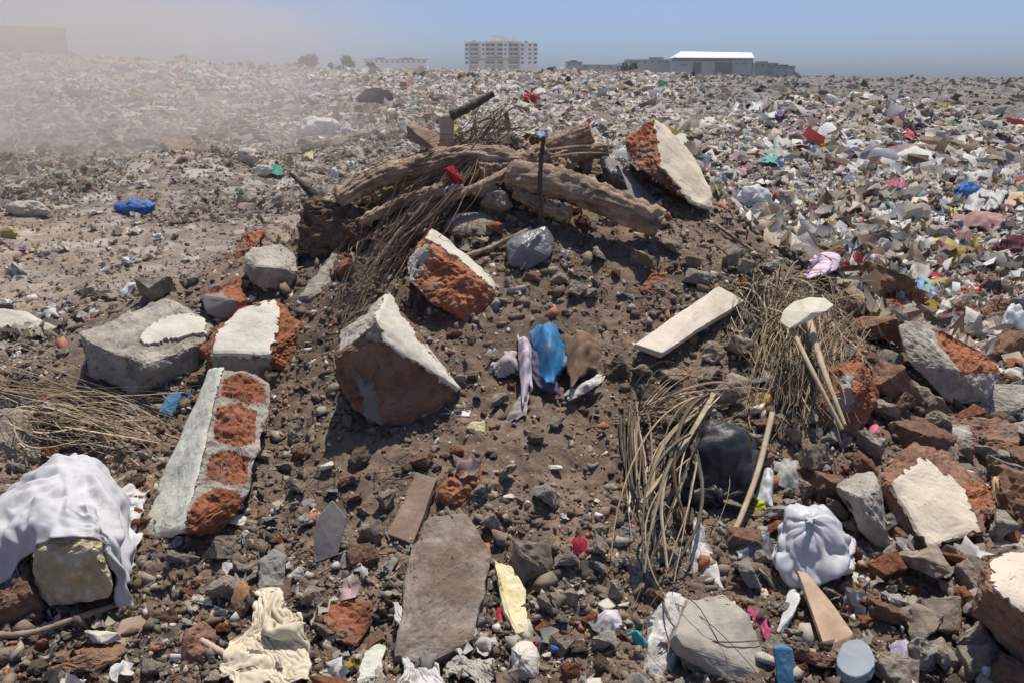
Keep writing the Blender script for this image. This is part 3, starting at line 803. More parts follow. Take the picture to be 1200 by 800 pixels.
# ================================================================== THE BIG LUMPS OF MASONRY
chunk('concrete_block', 'large pale grey concrete block with a chipped cream patch on top', 'concrete block', (160, 466),
      [(93, 393, .12), (192, 350, .42), (253, 371, .42), (239, 399, .16), (170, 429, -.03), (105, 441, .10), (156, 466, 0), (234, 443, .14)],
      back=.25, base='concrete', coat=('plaster', [(164, 398), (178, 382), (206, 371), (240, 374), (241, 392), (214, 396), (196, 400), (170, 404)]), coat_t=.012, coat_name='cement_skim', ref='the large concrete block', big=.016)
chunk('wall_chunk', 'brick chunk with one smooth bright white painted face, sitting above the long brick pillar', 'wall chunk', (285, 452),
      [(252, 414, -.02), (258, 387, .12), (282, 365, .24), (322, 353, .28), (328, 367, .24), (316, 416, -.04), (355, 380, .24), (358, 410, .17), (348, 440, .06), (314, 447, 0), (237, 408, .10), (243, 440, .08), (250, 432, .0)],
      back=.2, base='brick', coat=('plaster', [(250, 415), (258, 385), (282, 363), (323, 352), (327, 366), (317, 418), (280, 417)]), patches=[('concrete', [(345, 378), (362, 400), (350, 450), (338, 440), (352, 410)]), ('concrete', [(246, 418), (318, 420), (318, 450), (246, 450)])], ref='the white painted chunk')
chunk('brick_pillar', 'long broken brick pillar with four orange bricks showing and a white plastered side', 'brick pillar', (215, 648),
      [(261, 431, .52), (215, 622, -.04), (247, 431, .60), (205, 520, .36), (169, 634, .10), (170, 615, .14), (300, 438, .60), (315, 449, .58), (318, 469, .52), (304, 520, .34), (293, 572, .16), (266, 621, .05), (186, 648, .16), (240, 642, .12)],
      back=.17, base='concrete', coat=('plaster_green', [(246, 430), (262, 432), (249, 480), (241, 520), (216, 622), (166, 638), (166, 612), (204, 518)]),
      patches=[('brick', [(262, 444), (284, 436), (310, 450), (313, 470), (290, 472), (258, 463)]), ('brick', [(254, 478), (280, 471), (302, 480), (299, 516), (284, 525), (250, 517)]),
               ('brick', [(246, 532), (268, 526), (294, 535), (288, 565), (264, 568), (240, 560)]), ('brick', [(232, 582), (250, 571), (278, 574), (284, 592), (262, 622), (222, 632), (216, 612)])], res=.010, rag=.004, ref='the long brick pillar', coat_label='greenish white plastered side')
chunk('wall_chunk', 'dark brick chunk with a pointed sliver of white plaster, left of the blue cloth', 'wall chunk', (455, 503),
      [(454, 341, .34), (440, 376, .02), (451, 399, -.01), (528, 452, .06), (540, 459, .16), (393, 416, .0), (391, 450, .0), (418, 488, -.04), (447, 502, -.02), (506, 495, .05), (531, 476, .11), (400, 386, .14)],
      back=.22, base='brick_brown', coat=('plaster', [(455, 340), (450, 352), (439, 374), (450, 400), (480, 420), (528, 453), (542, 460), (500, 408), (470, 372)]),
      patches=[('concrete', [(388, 412), (400, 380), (452, 338), (440, 378), (448, 398), (420, 396)]), ('tile_grey', [(412, 436), (440, 450), (452, 502), (430, 500)])], ref='the dark chunk with the white sliver')
chunk('wall_chunk', 'brick wall chunk with rough orange face and white plaster stripe, below the crest fronds', 'wall chunk', (545, 379),
      [(476, 305, .06), (505, 269, .30), (517, 275, .34), (552, 302, .30), (590, 338, .24), (582, 347, .10), (566, 368, .04), (546, 378, 0), (501, 352, -.02), (478, 328, 0), (500, 284, .10), (551, 320, .06)],
      back=.2, base='brick', coat=('plaster', [(503, 268), (518, 274), (552, 301), (591, 339), (583, 345), (550, 316), (520, 292), (502, 282)]),
      patches=[('concrete', [(470, 300), (500, 280), (503, 300), (488, 330), (502, 348), (498, 358), (474, 332)])], ref='the orange chunk with the white stripe')
chunk('wall_chunk', 'tall tilted brick chunk with a big cream plastered face standing on the crest', 'wall chunk', (795, 246),
      [(765, 141, .26), (735, 179, .16), (737, 160, .22), (760, 206, .02), (800, 230, -.03), (820, 243, -.03), (834, 245, .04), (834, 228, .08), (820, 198, .22), (801, 171, .33), (782, 151, .36), (774, 196, .02)],
      back=.18, base='brick', coat=('plaster_cream', [(765, 140), (783, 150), (802, 170), (822, 197), (836, 228), (835, 247), (815, 243), (798, 224), (774, 196)]), coat_name='plaster_coat',
      patches=[('brick_brown', [(745, 195), (774, 196), (800, 226), (830, 245), (790, 250)])], Y0=4.25, ref='the cream-faced chunk on the crest')
chunk('wall_chunk', 'grey mortared brick block with bright orange top face, at the right above smaller bricks', 'wall chunk', (1112, 474),
      [(1052, 380, .10), (1061, 373, .14), (1085, 377, .20), (1154, 410, .22), (1174, 434, .16), (1126, 438, -.03), (1101, 463, -.03), (1112, 473, 0), (1158, 469, .06), (1063, 421, .0)],
      back=.22, base='concrete', patches=[('brick', [(1088, 382), (1110, 386), (1154, 409), (1176, 434), (1130, 439), (1108, 412)])], ref='the grey block with the orange top')
chunk('wall_chunk', 'brick lump with a large five-sided cream plastered face, above the narrow dark-edged board', 'wall chunk', (1087, 646),
      [(1028, 556, .20), (1069, 516, .40), (1110, 529, .42), (1164, 571, .32), (1168, 590, .26), (1148, 625, .05), (1087, 642, -.03), (1046, 566, .14), (1080, 535, .28), (1043, 626, .08), (1131, 577, .20)],
      back=.2, base='brick_brown', coat=('plaster_cream', [(1046, 566), (1080, 536), (1106, 556), (1129, 575), (1133, 592), (1148, 624), (1112, 632), (1087, 641), (1072, 618), (1060, 600)]),
      patches=[('brick', [(1128, 562), (1166, 570), (1168, 590), (1138, 596)])], ref='the five-sided cream chunk')
chunk('concrete_chunk', 'narrow grey concrete chunk leaning against the five-sided cream chunk', 'concrete chunk', (1035, 650),
      [(975, 569, .10), (1000, 555, .2), (1024, 550, .2), (1032, 575, .05), (1049, 643, 0), (1031, 648, 0), (1011, 613, .0), (1005, 580, 0)], back=.18, base='concrete', ref='the narrow grey chunk')
chunk('wall_chunk', 'cream plastered brown chunk cut off by the right edge at the bottom', 'wall chunk', (1198, 792),
      [(1164, 662, .12), (1178, 649, .20), (1240, 645, .24), (1252, 720, .0), (1195, 716, -.03), (1159, 690, .0), (1142, 722, .05), (1165, 745, .05), (1198, 787, 0), (1252, 792, 0)],
      back=.22, base='brick_brown', coat=('plaster_cream', [(1163, 662), (1178, 649), (1245, 640), (1256, 722), (1195, 714), (1164, 690)]), ref='the cream chunk at the right edge')
chunk('brick_lump', 'rounded pinkish brick lump behind the two pale sticks', 'brick lump', (985, 513),
      [(955, 478, .05), (975, 430, .14), (1007, 414, .17), (1034, 459, .1), (1034, 476, .05), (1003, 508, 0), (975, 513, 0), (1000, 452, -.04)], back=.2, base='brick', patches=[('concrete', [(984, 440), (1002, 436), (1000, 470), (990, 486), (980, 470)]), ('brick_brown', [(955, 480), (1000, 480), (1004, 515), (960, 510)])], ref='the pinkish brick lump')
chunk('broken_brick', 'flat brown brick leaning back, left one of two behind the grey orange-topped block', 'brick', (1134, 399),
      [(1087, 376, .08), (1131, 348, .30), (1152, 362, .32), (1135, 388, .12), (1131, 397, .1), (1095, 390, .05)], back=.08, base='brick_brown', group='brown bricks at the right', big=.004)
chunk('broken_brick', 'squarish brown brick standing up, right one of two behind the grey orange-topped block', 'brick', (1166, 389),
      [(1150, 366, .05), (1163, 349, .18), (1186, 350, .22), (1188, 365, .18), (1167, 387, .02), (1152, 382, .02)], back=.1, base='brick_brown', group='brown bricks at the right', big=.004, ref='the upright brown brick')
chunk('broken_brick', 'half orange half grey brick piece above the grey orange-topped block', 'brick', (1060, 380),
      [(1027, 356, .05), (1040, 349, .15), (1060, 350, .15), (1084, 360, .15), (1080, 377, .0), (1055, 379, 0), (1034, 370, 0)], back=.12, base='concrete', patches=[('brick', [(1026, 350), (1062, 348), (1058, 372), (1036, 374)])])
chunk('boulder', 'rounded grey concrete boulder with a dark underside, left of the frond sweep', 'boulder', (315, 346),
      [(282, 300, .08), (295, 288, .16), (330, 286, .2), (350, 300, .16), (349, 318, .05), (335, 344, .02), (312, 346, 0), (292, 330, 0), (300, 312, -.04), (338, 316, -.02)], back=.22, base='concrete', ref='the rounded grey boulder')
chunk('concrete_chunk', 'brown concrete lump behind the rounded grey boulder', 'concrete chunk', (335, 300),
      [(305, 285, .2), (315, 267, .3), (335, 262, .32), (354, 275, .3), (356, 300, .16), (330, 300, .12), (306, 298, .15)], back=.2, base='stone')
chunk('brick_slab', 'orange-brown slab standing tilted behind the rounded grey boulder', 'brick slab', (270, 328),
      [(257, 322, .1), (285, 270, .3), (296, 264, .34), (312, 268, .34), (300, 290, .2), (284, 326, .08)], back=.12, base='brick_brown', patches=[('brick', [(278, 280), (294, 262), (314, 266), (296, 290)])])
chunk('wall_chunk', 'low orange-topped chunk with a smooth grey front, behind the large concrete block', 'wall chunk', (262, 376),
      [(234, 344, .05), (262, 332, .22), (285, 324, .28), (298, 346, .18), (300, 357, .08), (282, 352, -.02), (281, 370, 0), (262, 376, 0), (240, 364, 0)], back=.2, base='tile_grey',
      patches=[('brick', [(224, 350), (236, 342), (262, 328), (290, 320), (302, 350), (298, 362), (282, 356), (262, 344), (240, 346), (234, 352)])], ref='the low orange-topped chunk')
chunk('concrete_slab', 'narrow concrete slab leaning up on the left flank under the fronds', 'slab', (365, 352),
      [(349, 346, .0), (396, 286, .28), (405, 293, .28), (400, 312, .2), (374, 346, .0), (356, 353, 0)], back=.06, along='normal', base='concrete', big=.006)
chunk('concrete_slab', 'white painted slab lying at the left edge of the dirt plain', 'slab', (30, 394),
      [(-30, 366, .15), (0, 362, .18), (30, 366, .18), (67, 384, .05), (40, 393, .0), (-25, 394, .0)], back=.06, along='normal', base='concrete', coat=('plaster', [(-35, 360), (0, 360), (32, 364), (70, 385), (40, 391), (-30, 390)]), big=.004, ref='the white slab at the left edge')
chunk('concrete_slab', 'dark flat slab sloping down the crest between the cream chunk and the big log', 'slab', (760, 246),
      [(704, 181, .20), (722, 186, .24), (776, 240, .06), (768, 248, .0), (742, 236, .02), (714, 214, .10)], back=.05, along='normal', base='tile_grey', Y0=4.25, big=.006)
chunk('concrete_slab', 'dark grey slab lying under white stones near the crest', 'slab', (555, 277),
      [(515, 268, .02), (530, 250, .12), (570, 247, .14), (585, 262, .05), (575, 275, 0), (535, 279, 0)], back=.08, base='slab_soil', big=.006)
chunk('concrete_slab', 'flat grey slab lying at the right edge below the small orange brick', 'slab', (1175, 492),
      [(1148, 462, .08), (1165, 448, .15), (1205, 450, .15), (1208, 478, .02), (1180, 491, 0), (1152, 484, 0)], back=.07, base='concrete', big=.006)
chunk('concrete_slab', 'brown slab with a straight front edge near the right edge', 'slab', (1150, 531),
      [(1102, 506, .06), (1130, 488, .2), (1190, 496, .2), (1196, 520, .06), (1150, 531, 0), (1108, 526, 0)], back=.1, base='brick_brown', big=.006, patches=[('concrete', [(1100, 500), (1140, 500), (1140, 535), (1100, 530)])])
chunk('concrete_slab', 'tan slab leaning at the right edge above the cream chunk', 'slab', (1180, 662),
      [(1152, 648, .05), (1168, 622, .15), (1188, 612, .2), (1215, 616, .2), (1215, 655, .0), (1170, 663, 0)], back=.06, along='normal', base='tile_pale', big=.004)
# flat slabs and boards
chunk('wooden_board', 'pale weathered board lying across the right slope', 'board', (775, 414),
      [(743, 402, (.10,)), (842, 335, (.12,)), (873, 352, (.13,)), (776, 413, (.11,))], back=.028, along='normal', base='board', bevel=.004, big=.003, ref='the pale weathered board', res=.014)
chunk('roof_tile', 'upright dark grey tile with a pale edge in the lower left rubble', 'tile', (385, 662),
      [(367, 660, .0), (370, 608, .06), (389, 586, .10), (406, 606, .08), (396, 650, .02)], back=.015, along='normal', base='tile_grey', bevel=.003, big=.003, ref='the upright grey tile')
chunk('wooden_board', 'short brown board lying end-on in the middle rubble', 'board', (470, 637),
      [(454, 626, (.05,)), (487, 552, (.10,)), (512, 560, (.10,)), (484, 637, (.05,))], back=.03, along='normal', base='board_brown', bevel=.004, big=.003, ref='the short brown board')
chunk('concrete_slab', 'long soil-covered concrete slab half sunk in the centre foreground', 'slab', (500, 772),
      [(464, 764, (.11,)), (478, 640, (.11,)), (498, 602, (.09,)), (545, 598, (.08,)), (580, 640, (.06,)), (570, 700, (.06,)), (556, 745, (.09,)), (500, 775, (.10,))], back=.07, along='normal', base='slab_soil', big=.012, ref='the long soil-covered slab', coat=None)
chunk('plaster_slab', 'pale yellow plaster slab standing in the bottom centre', 'plaster slab', (610, 744),
      [(578, 654, (.10,)), (600, 662, (.10,)), (617, 690, (.08,)), (620, 738, (.03,)), (605, 743, (.03,)), (591, 715, (.06,))], back=.025, along='normal', base='plaster_yellow', bevel=.004, big=.004, ref='the yellow plaster slab')
chunk('concrete_tile', 'large smooth grey-green paving slab tilted in the bottom foreground', 'paving slab', (870, 806),
      [(791, 742, .05), (805, 702, .20), (848, 694, .26), (880, 720, .18), (906, 790, .02), (897, 812, .0), (862, 802, .0), (800, 756, .03)], back=.05, along='normal', base='tile_pale', bevel=.006, big=.004, ref='the large paving slab')
chunk('concrete_slab', 'white-flecked rough slab left of the large paving slab', 'slab', (780, 800),
      [(752, 790, .0), (763, 722, .18), (783, 690, .26), (804, 698, .26), (796, 740, .12), (793, 803, .0), (770, 806, 0)], back=.05, along='normal', base='mottled', big=.008, ref='the white-flecked slab')
chunk('wooden_board', 'triangular plywood offcut below the tied white bag', 'plywood offcut', (985, 768),
      [(934, 667, .22), (946, 671, .22), (975, 706, .14), (1001, 742, .04), (986, 766, .0), (966, 757, .0)], back=.015, along='normal', base='ply', bevel=.003, big=.002, ref='the triangular plywood')
chunk('wooden_board', 'narrow board with a dark edge lying above the small stones at lower right', 'board', (1110, 736),
      [(1032, 692, .12), (1062, 679, .2), (1098, 704, .12), (1123, 728, .04), (1114, 735, .0), (1060, 703, .06)], back=.03, along='normal', base='stone_grey', bevel=.003, big=.004, ref='the narrow dark-edged board')
chunk('plaster_slab', 'thin curved white slab pointing at the narrow dark-edged board', 'plaster slab', (1012, 690),
      [(999, 656, .10), (1008, 668, .08), (1030, 690, .0), (1020, 692, .0), (1000, 682, .02)], back=.012, along='normal', base='plaster', bevel=.002, big=.003)
chunk('plaster_slab', 'large white rounded slab at the bottom edge left of the soil-covered slab', 'plaster slab', (440, 806),
      [(416, 800, .0), (424, 762, .1), (440, 747, .14), (456, 752, .14), (450, 790, .02), (440, 812, 0)], back=.03, along='normal', base='plaster_green', big=.006)
chunk('concrete_stub', 'stubby white concrete stump at the bottom centre', 'concrete stub', (616, 800),
      [(600, 758, .06), (612, 748, .1), (626, 750, .1), (633, 768, .04), (630, 798, 0), (604, 798, 0), (608, 764, -.01)], back=.08, base='plaster', big=.006)
chunk('plaster_slab', 'white plaster lump cut off by the bottom edge', 'plaster slab', (712, 806),
      [(680, 798, .0), (700, 787, .06), (730, 788, .06), (742, 800, .0), (735, 815, -.02), (690, 815, -.02)], back=.06, base='plaster', big=.006)
chunk('concrete_slab', 'broken dark slab leaning left of the cream rag', 'slab', (225, 782),
      [(215, 740, .05), (232, 726, .1), (254, 736, .1), (258, 772, .02), (244, 786, .0), (216, 782, .0)], back=.06, along='normal', base='brick_brown', big=.004)
chunk('concrete_slab', 'flat brown slab tilted right of the foam block', 'slab', (150, 785),
      [(120, 776, .0), (142, 724, .16), (176, 718, .2), (168, 750, .1), (148, 790, .0)], back=.03, along='normal', base='board_brown', big=.004)
chunk('brick_slab', 'long dark brick slab lying in shade at the bottom left', 'brick slab', (85, 802),
      [(34, 776, .04), (60, 764, .08), (148, 754, .12), (152, 768, .04), (100, 788, .0), (40, 798, .0)], back=.08, base='brick_brown', big=.006)
chunk('concrete_chunk', 'dark angular slab fragment in the rubble right of the cream rag', 'concrete chunk', (318, 702),
      [(300, 690, .0), (304, 654, .08), (322, 642, .12), (336, 652, .1), (332, 690, .02), (314, 704, .0)], back=.08, base='stone_grey', big=.006)
chunk('brick_slab', 'reddish brick plate lying flat in the lower left rubble', 'brick slab', (405, 760),
      [(376, 715, (.06,)), (396, 704, (.07,)), (434, 706, (.07,)), (440, 726, (.06,)), (420, 758, (.05,)), (390, 750, (.05,))], back=.05, base='brick', big=.006, ref='the reddish brick plate')
chunk('broken_brick', 'small bright orange brick half, lower one of two beside the short brown board', 'brick', (528, 598),
      [(513, 572, .02), (527, 557, .06), (548, 568, .06), (550, 582, .02), (532, 597, .0), (516, 588, .0)], back=.07, base='brick', group='orange brick halves', big=.005)
chunk('broken_brick', 'small bright orange brick half, upper one of two beside the short brown board', 'brick', (552, 576),
      [(534, 554, .03), (548, 544, .07), (565, 550, .07), (567, 566, .02), (552, 575, .0), (538, 566, .0)], back=.07, base='brick', group='orange brick halves', big=.005, ref='the orange brick halves')
chunk('broken_brick', 'orange-red brick piece lying above the pale weathered board', 'brick', (770, 348),
      [(748, 334, .02), (764, 317, .1), (780, 320, .1), (790, 338, .03), (776, 347, .0), (752, 345, .0)], back=.1, base='brick', big=.006)
chunk('rubber_block', 'dark rubber block beside the red scrap in the bottom centre', 'rubber block', (700, 690),
      [(680, 655, .06), (712, 652, .08), (728, 664, .06), (724, 688, .0), (690, 686, .0), (680, 672, .02)], back=.06, base='rubber', big=.004)
# round disc
def disc(px, py, r, name, label, cat, mat):
    chunk(name, label, cat, (px, py + r * .8), [(px + r * math.cos(a) * (1 + .05 * math.sin(3 * a)), py + r * .98 * math.sin(a), -.10 * math.sin(a)) for a in [i * math.tau / 16 for i in range(16)]], back=.03, along='normal', base=mat, bevel=.004, big=.002, ref='the blue-grey disc', res=.01)
disc(1003, 769, 23, 'concrete_disc', 'round blue-grey disc at the foot of the triangular plywood', 'disc', 'blue_grey')
chunk('plastic_strap', 'faded blue flat strap end at the bottom edge beside the disc', 'strap', (918, 806),
      [(907, 759, .04), (918, 755, .05), (929, 761, .04), (931, 800, .0), (912, 803, .0)], back=.012, along='normal', base='paint_blue', bevel=.003, big=.002)
chunk('plastic_crate', 'blue plastic piece poking out beneath the large concrete block', 'plastic piece', (205, 492),
      [(186, 482, .0), (196, 462, .06), (224, 456, .08), (222, 482, .03), (210, 491, .0)], back=.05, base='paint_blue', bevel=.004, big=.003)
chunk('plastic_canister', 'crushed grey plastic canister with pale ribs below the crest', 'canister', (615, 320),
      [(592, 285, .08), (606, 274, .12), (640, 266, .16), (652, 282, .12), (644, 302, .04), (618, 318, .0), (598, 312, .0), (612, 286, .0)], back=.14, base='grey_plastic', big=.008, ref='the grey plastic canister')

# ================================================================== FOAM BLOCK UNDER A WOVEN SACK
fb = chunk('foam_block', 'yellowish mottled foam block under the white woven sack', 'foam block', (90, 714),
      [(38, 644, .0), (48, 598, .10), (104, 598, .12), (120, 640, .02), (134, 690, .0), (128, 702, .0), (58, 712, -.02), (46, 700, 0), (108, 642, -.02)], back=.25, base='foam_block', big=.006, ref='the foam block')
def sack():
    Y0 = ground(90, 714).y
    body = hull_obj([at(x, y, Y0 + d) for x, y, d in ((-20, 690, .10), (-15, 620, .14), (10, 585, .20), (40, 556, .30), (72, 537, .38), (110, 540, .40), (128, 566, .34), (143, 612, .22), (150, 655, .14),
            (45, 642, .015), (112, 640, .015), (-15, 620, .5), (72, 540, .62), (143, 612, .5), (100, 700, .06), (146, 690, .10))])
    gp = ground_patch(at(80, 640, Y0 + .2).x, Y0 + .2, .7, .03)
    a = lambda x, y, d, up=.0: at(x, y, Y0 + d) + Vector((0, 0, up))
    cl = grid_cloth('woven_sack', 'frayed white woven sack pulled over the foam block', 'woven sack',
        [a(-54, 622, .04), a(184, 622, .00), a(205, 550, .68), a(-75, 550, .68)], 'woven', n=64, lift=.12, wob=.016, ref='the white woven sack', ragged=.03)
    settle(cl, [body, gp, fb], frames=26, shrink=.2, tens=14, bend=.06, mass=.3, temp=(body, gp))
    crease(cl, .034, 7., ctr=at(96, 524, Y0 + .35))
    return cl
sack()
S = []
for i in range(46):
    a = on(R.uniform(-8, 40), R.uniform(640, 676), .06); b = on(R.uniform(-15, 30), R.uniform(672, 700), .02)
    S.append((smoothline([a, a.lerp(b, .5) + Vector((R.gauss(0, .01), R.gauss(0, .01), R.gauss(0, .01))), b], 6), .0011))
fibres('sack_thread', 'loose white threads frayed from the lower corner of the sack', 'threads', S, 'woven')

# ================================================================== TIMBER ON THE CREST
YC = 4.4
A = lambda x, y, d=0: at(x, y, YC + d)
log('log', 'thick pale brown log lying across the crest below the cream-faced chunk', 'log', [A(600, 206, -.22), A(650, 214, -.32), A(705, 234, -.40), A(774, 262, -.46)], (20, 17), ends='bark', ref='the thick pale log', wob=.2)
log('log', 'cut round log end sticking up behind the vertical stick', 'log', [A(628, 186, .25), A(660, 169, .22), A(693, 155, .2)], (14, 12.5), ends='cut_wood', ref='the round log end', wob=.08)
log('log', 'long rough log sloping down the left shoulder of the heap', 'log', [A(396, 234, -.40), A(432, 214, -.32), A(480, 198, -.25), (A(545, 184, -.15)), A(612, 192, -.05)], (11, 15), ends='bark', ref='the long rough log', wob=.28)
for q0, q1, d0, d1, r0, r1, lb in (((436, 232), (566, 176), -.2, .05, 9, 12, 'pale broken log lying behind the frond sweep'), ((648, 190), (712, 176), .12, .12, 9, 8, 'short split log just below the round log end'),
                             ((604, 226), (668, 252), -.3, -.42, 7, 10, 'brown split log wedged under the thick pale log'), ((486, 196), (540, 160), .1, .2, 10, 8, 'stub of a pale log behind the upright timber post'),
                             ((560, 200), (640, 182), -.18, -.02, 10, 12, 'pale root log meeting the dark vertical stick'), ((420, 262), (520, 222), -.45, -.38, 6, 8, 'peeled branch lying on the dark root ball')):
    log('log', lb, 'log', [A(*q0, d0), A((q0[0] + q1[0]) / 2, (q0[1] + q1[1]) / 2 + R.uniform(-5, 5), (d0 + d1) / 2), A(*q1, d1)], (r0, r1), ends='cut_wood' if R.random() < .5 else 'bark', wob=.3, group='broken logs on the crest')
log('log', 'reddish rotten log stub in the middle of the crest', 'log', [A(596, 168, .15), A(630, 190, .12), A(668, 205, .05)], (13, 15), ends='bark', wob=.3)
chunk('timber_beam', 'squared brown beam end pointing left on the crest', 'beam', (500, 180), [(475, 146, .0), (484, 144, .08), (522, 160, .10), (530, 172, .06), (524, 186, -.02), (478, 164, .0)], back=.12, base='board_brown', Y0=YC + .1, big=.004, bevel=.006)
chunk('timber_post', 'short upright timber post on the crest', 'post', (524, 178), [(516, 137, .0), (523, 132, .02), (533, 136, .02), (532, 178, .0), (515, 178, .0)], back=.06, base='ply', Y0=YC + .05, big=.004, bevel=.006)
log('charred_branch', 'dark charred branch angled up at the top of the crest', 'branch', [A(528, 136, .0), A(552, 125, .02), A(578, 110, .05)], (6, 4), mat='bark_dark', sides=10)
log('wooden_stick', 'dark vertical stick propped in front of the thick pale log', 'stick', [A(637, 160, -.52), A(633, 205, -.54), A(634, 266, -.56)], (2.4, 3.2), mat='bark_dark', sides=9, wob=.2, ref='the dark vertical stick')
log('wooden_stick', 'long pale stick crossing the fronds under the crest', 'stick', [A(478, 254, -.45), A(538, 228, -.32), A(575, 212, -.25), A(606, 195, -.16)], (4.5, 6), mat='bark', sides=9, wob=.2, ref='the long pale stick')
log('wooden_stick', 'second brown stick lying above the long pale stick', 'stick', [A(470, 236, -.35), A(520, 206, -.2), A(560, 186, -.1), A(598, 170, .0)], (4, 8), mat='bark_dark', sides=9, wob=.25)
log('branch_spike', 'dark pointed branch spike jutting from the left shoulder', 'branch', [A(340, 203, -.1), A(360, 221, -.14), A(384, 246, -.2)], (1.6, 8), mat='bark_dark', sides=9, ref='the dark branch spike')
log('wooden_stick', 'thin pale stick standing at the back of the crest fronds', 'stick', [A(593, 132, .2), A(598, 160, .2)], (3, 3.5), mat='bark', sides=7)
for (x0, y0, x1, y1, d, lb) in ((632, 178, 720, 172, .1, 'thin twig lying across the crest behind the dark vertical stick'), (640, 186, 712, 180, .05, 'thin pale twig just below the round log end'), (674, 205, 682, 255, -.3, 'thin vertical twig hanging over the thick pale log')):
    log('twig', lb, 'twig', [A(x0, y0, d), A((x0 + x1) / 2, (y0 + y1) / 2 - 3, d), A(x1, y1, d)], (2, 1.4), mat='bark', sides=5, n=10)
log('wooden_stick', 'brown stick lying on the slope right of the dark slab under the crest', 'stick', [on(538, 304, .03), on(580, 288, .05), on(622, 268, .06)], (4, 3), mat='bark', sides=8)
log('wooden_stick', 'long straight stick lying level by the pink and white paper', 'stick', [on(898, 330, .06), on(950, 325, .08), on(1025, 318, .05)], (3.5, 3), mat='bark', sides=8, ref='the long level stick')
log('wooden_stick', 'thin bent branch crossing the upper right slope', 'stick', [on(838, 262, .08), on(862, 280, .06), on(890, 300, .03)], (2, 2.4), mat='bark', sides=6)
log('cane', 'thick pale cane standing diagonally beside the black bag', 'cane', [on(905, 484, .22), on(890, 545, .16), on(872, 596, .10), on(854, 636, .02)], (3.6, 3.2), mat='straw_solid', sides=8, wob=.06, ref='the diagonal cane')
log('wooden_stick', 'curved pale stick lying below the foam block', 'stick', [on(-10, 744, .03), on(40, 740, .05), (on(95, 722, .05)), on(142, 706, .02)], (4, 3), mat='board_brown', sides=8)
log('wooden_stick', 'split brown stick stuck among stones near the cream rag', 'stick', [on(222, 742, .08), on(250, 758, .06), on(282, 776, .03)], (4, 4), mat='ply', sides=6)

# ================================================================== FROND HEAPS
def frond(name, label, a, b, n, sa, sb, mat='frond', midrib=True, ref=None, **k):
    root = empty(name, (Vector(a) + Vector(b)) / 2, label, 'palm frond', 'dry palm fronds on the heap', ref=ref)
    fibres('leaflet_mass', None, None, strand_set(a, b, n, sa, sb, **k), mat, parent=root)
    if midrib:
        for m in range(2):
            S = strand_set(a, b, 1, [s * .4 for s in sa], [s * .4 for s in sb], r=(.007, .010), bow=.02, seg=12, cut=(.6, .8))
            fibres('midrib', None, None, S, 'bark', parent=root, sides=6)
    return root
def fr(name, label, ax, ay, ad, bx, by, bl, n, sa=.05, sb=.12, **k):
    a = at(ax, ay, ad) if ad > 2 else on(ax, ay, ad); b = on(bx, by, bl)
    return frond(name, label, a, b, n, (sa, sa, sa), (sb, sb * .6, sb * .6), **k)
fr('palm_frond', 'long dry frond sweeping from the crest down the left flank', 562, 176, YC - .1, 384, 376, .08, 52, .03, .05, ref='the frond sweep', bow=.09, wave=.08, cut=(.35, 1.0))
fr('palm_frond', 'shaggy dry frond hanging over the left shoulder of the heap', 530, 196, YC - .15, 372, 262, .14, 60, .04, .07, bow=.08, wave=.06, cut=(.3, 1.0))
fr('palm_frond', 'tangled dry frond topping the crest behind the sticks', 596, 150, YC + .15, 486, 232, .12, 80, .08, .09, bow=.05, wave=.08, cut=(.3, 1.0))
fr('palm_frond', 'dark frond tail trailing beside the white-sliver chunk', 470, 290, .10, 395, 395, .06, 60, .04, .06, bow=.07, wave=.07, cut=(.35, 1.0))
fr('palm_frond', 'short frond fan under the crest next to the white stones', 540, 200, YC - .15, 440, 300, .14, 50, .04, .05, bow=.05)
k_ = 0
for vis_, lb, Yd in (([(418, 236, .0), (432, 210, .1), (470, 194, .14), (505, 190, .12), (520, 204, .0), (480, 226, -.04), (440, 250, -.04)], 'crumbling reddish-brown rotten wood below the long rough log', -.12),
                 ([(596, 182, .05), (600, 158, .12), (622, 150, .14), (640, 170, .1), (634, 200, .0), (610, 206, -.02)], 'crumbling rotten wood lump left of the round log end', .12),
                 ([(676, 190, .06), (690, 170, .14), (712, 172, .14), (716, 204, .0), (694, 214, -.02), (680, 208, .0)], 'brown earthy lump between the thick pale log and the dark flat slab', .1),
                 ([(540, 228, .0), (560, 204, .1), (600, 200, .1), (622, 224, .0), (600, 236, -.02), (560, 240, .0)], 'dark earthy root lump behind the white stones near the crest', .05)):
    chunk('rotten_wood', lb, 'rotten wood', (500, 230), vis_, back=.2, base='husk_solid' if k_ % 2 else 'bark', Y0=YC + Yd, big=.03, res=.012); k_ += 1
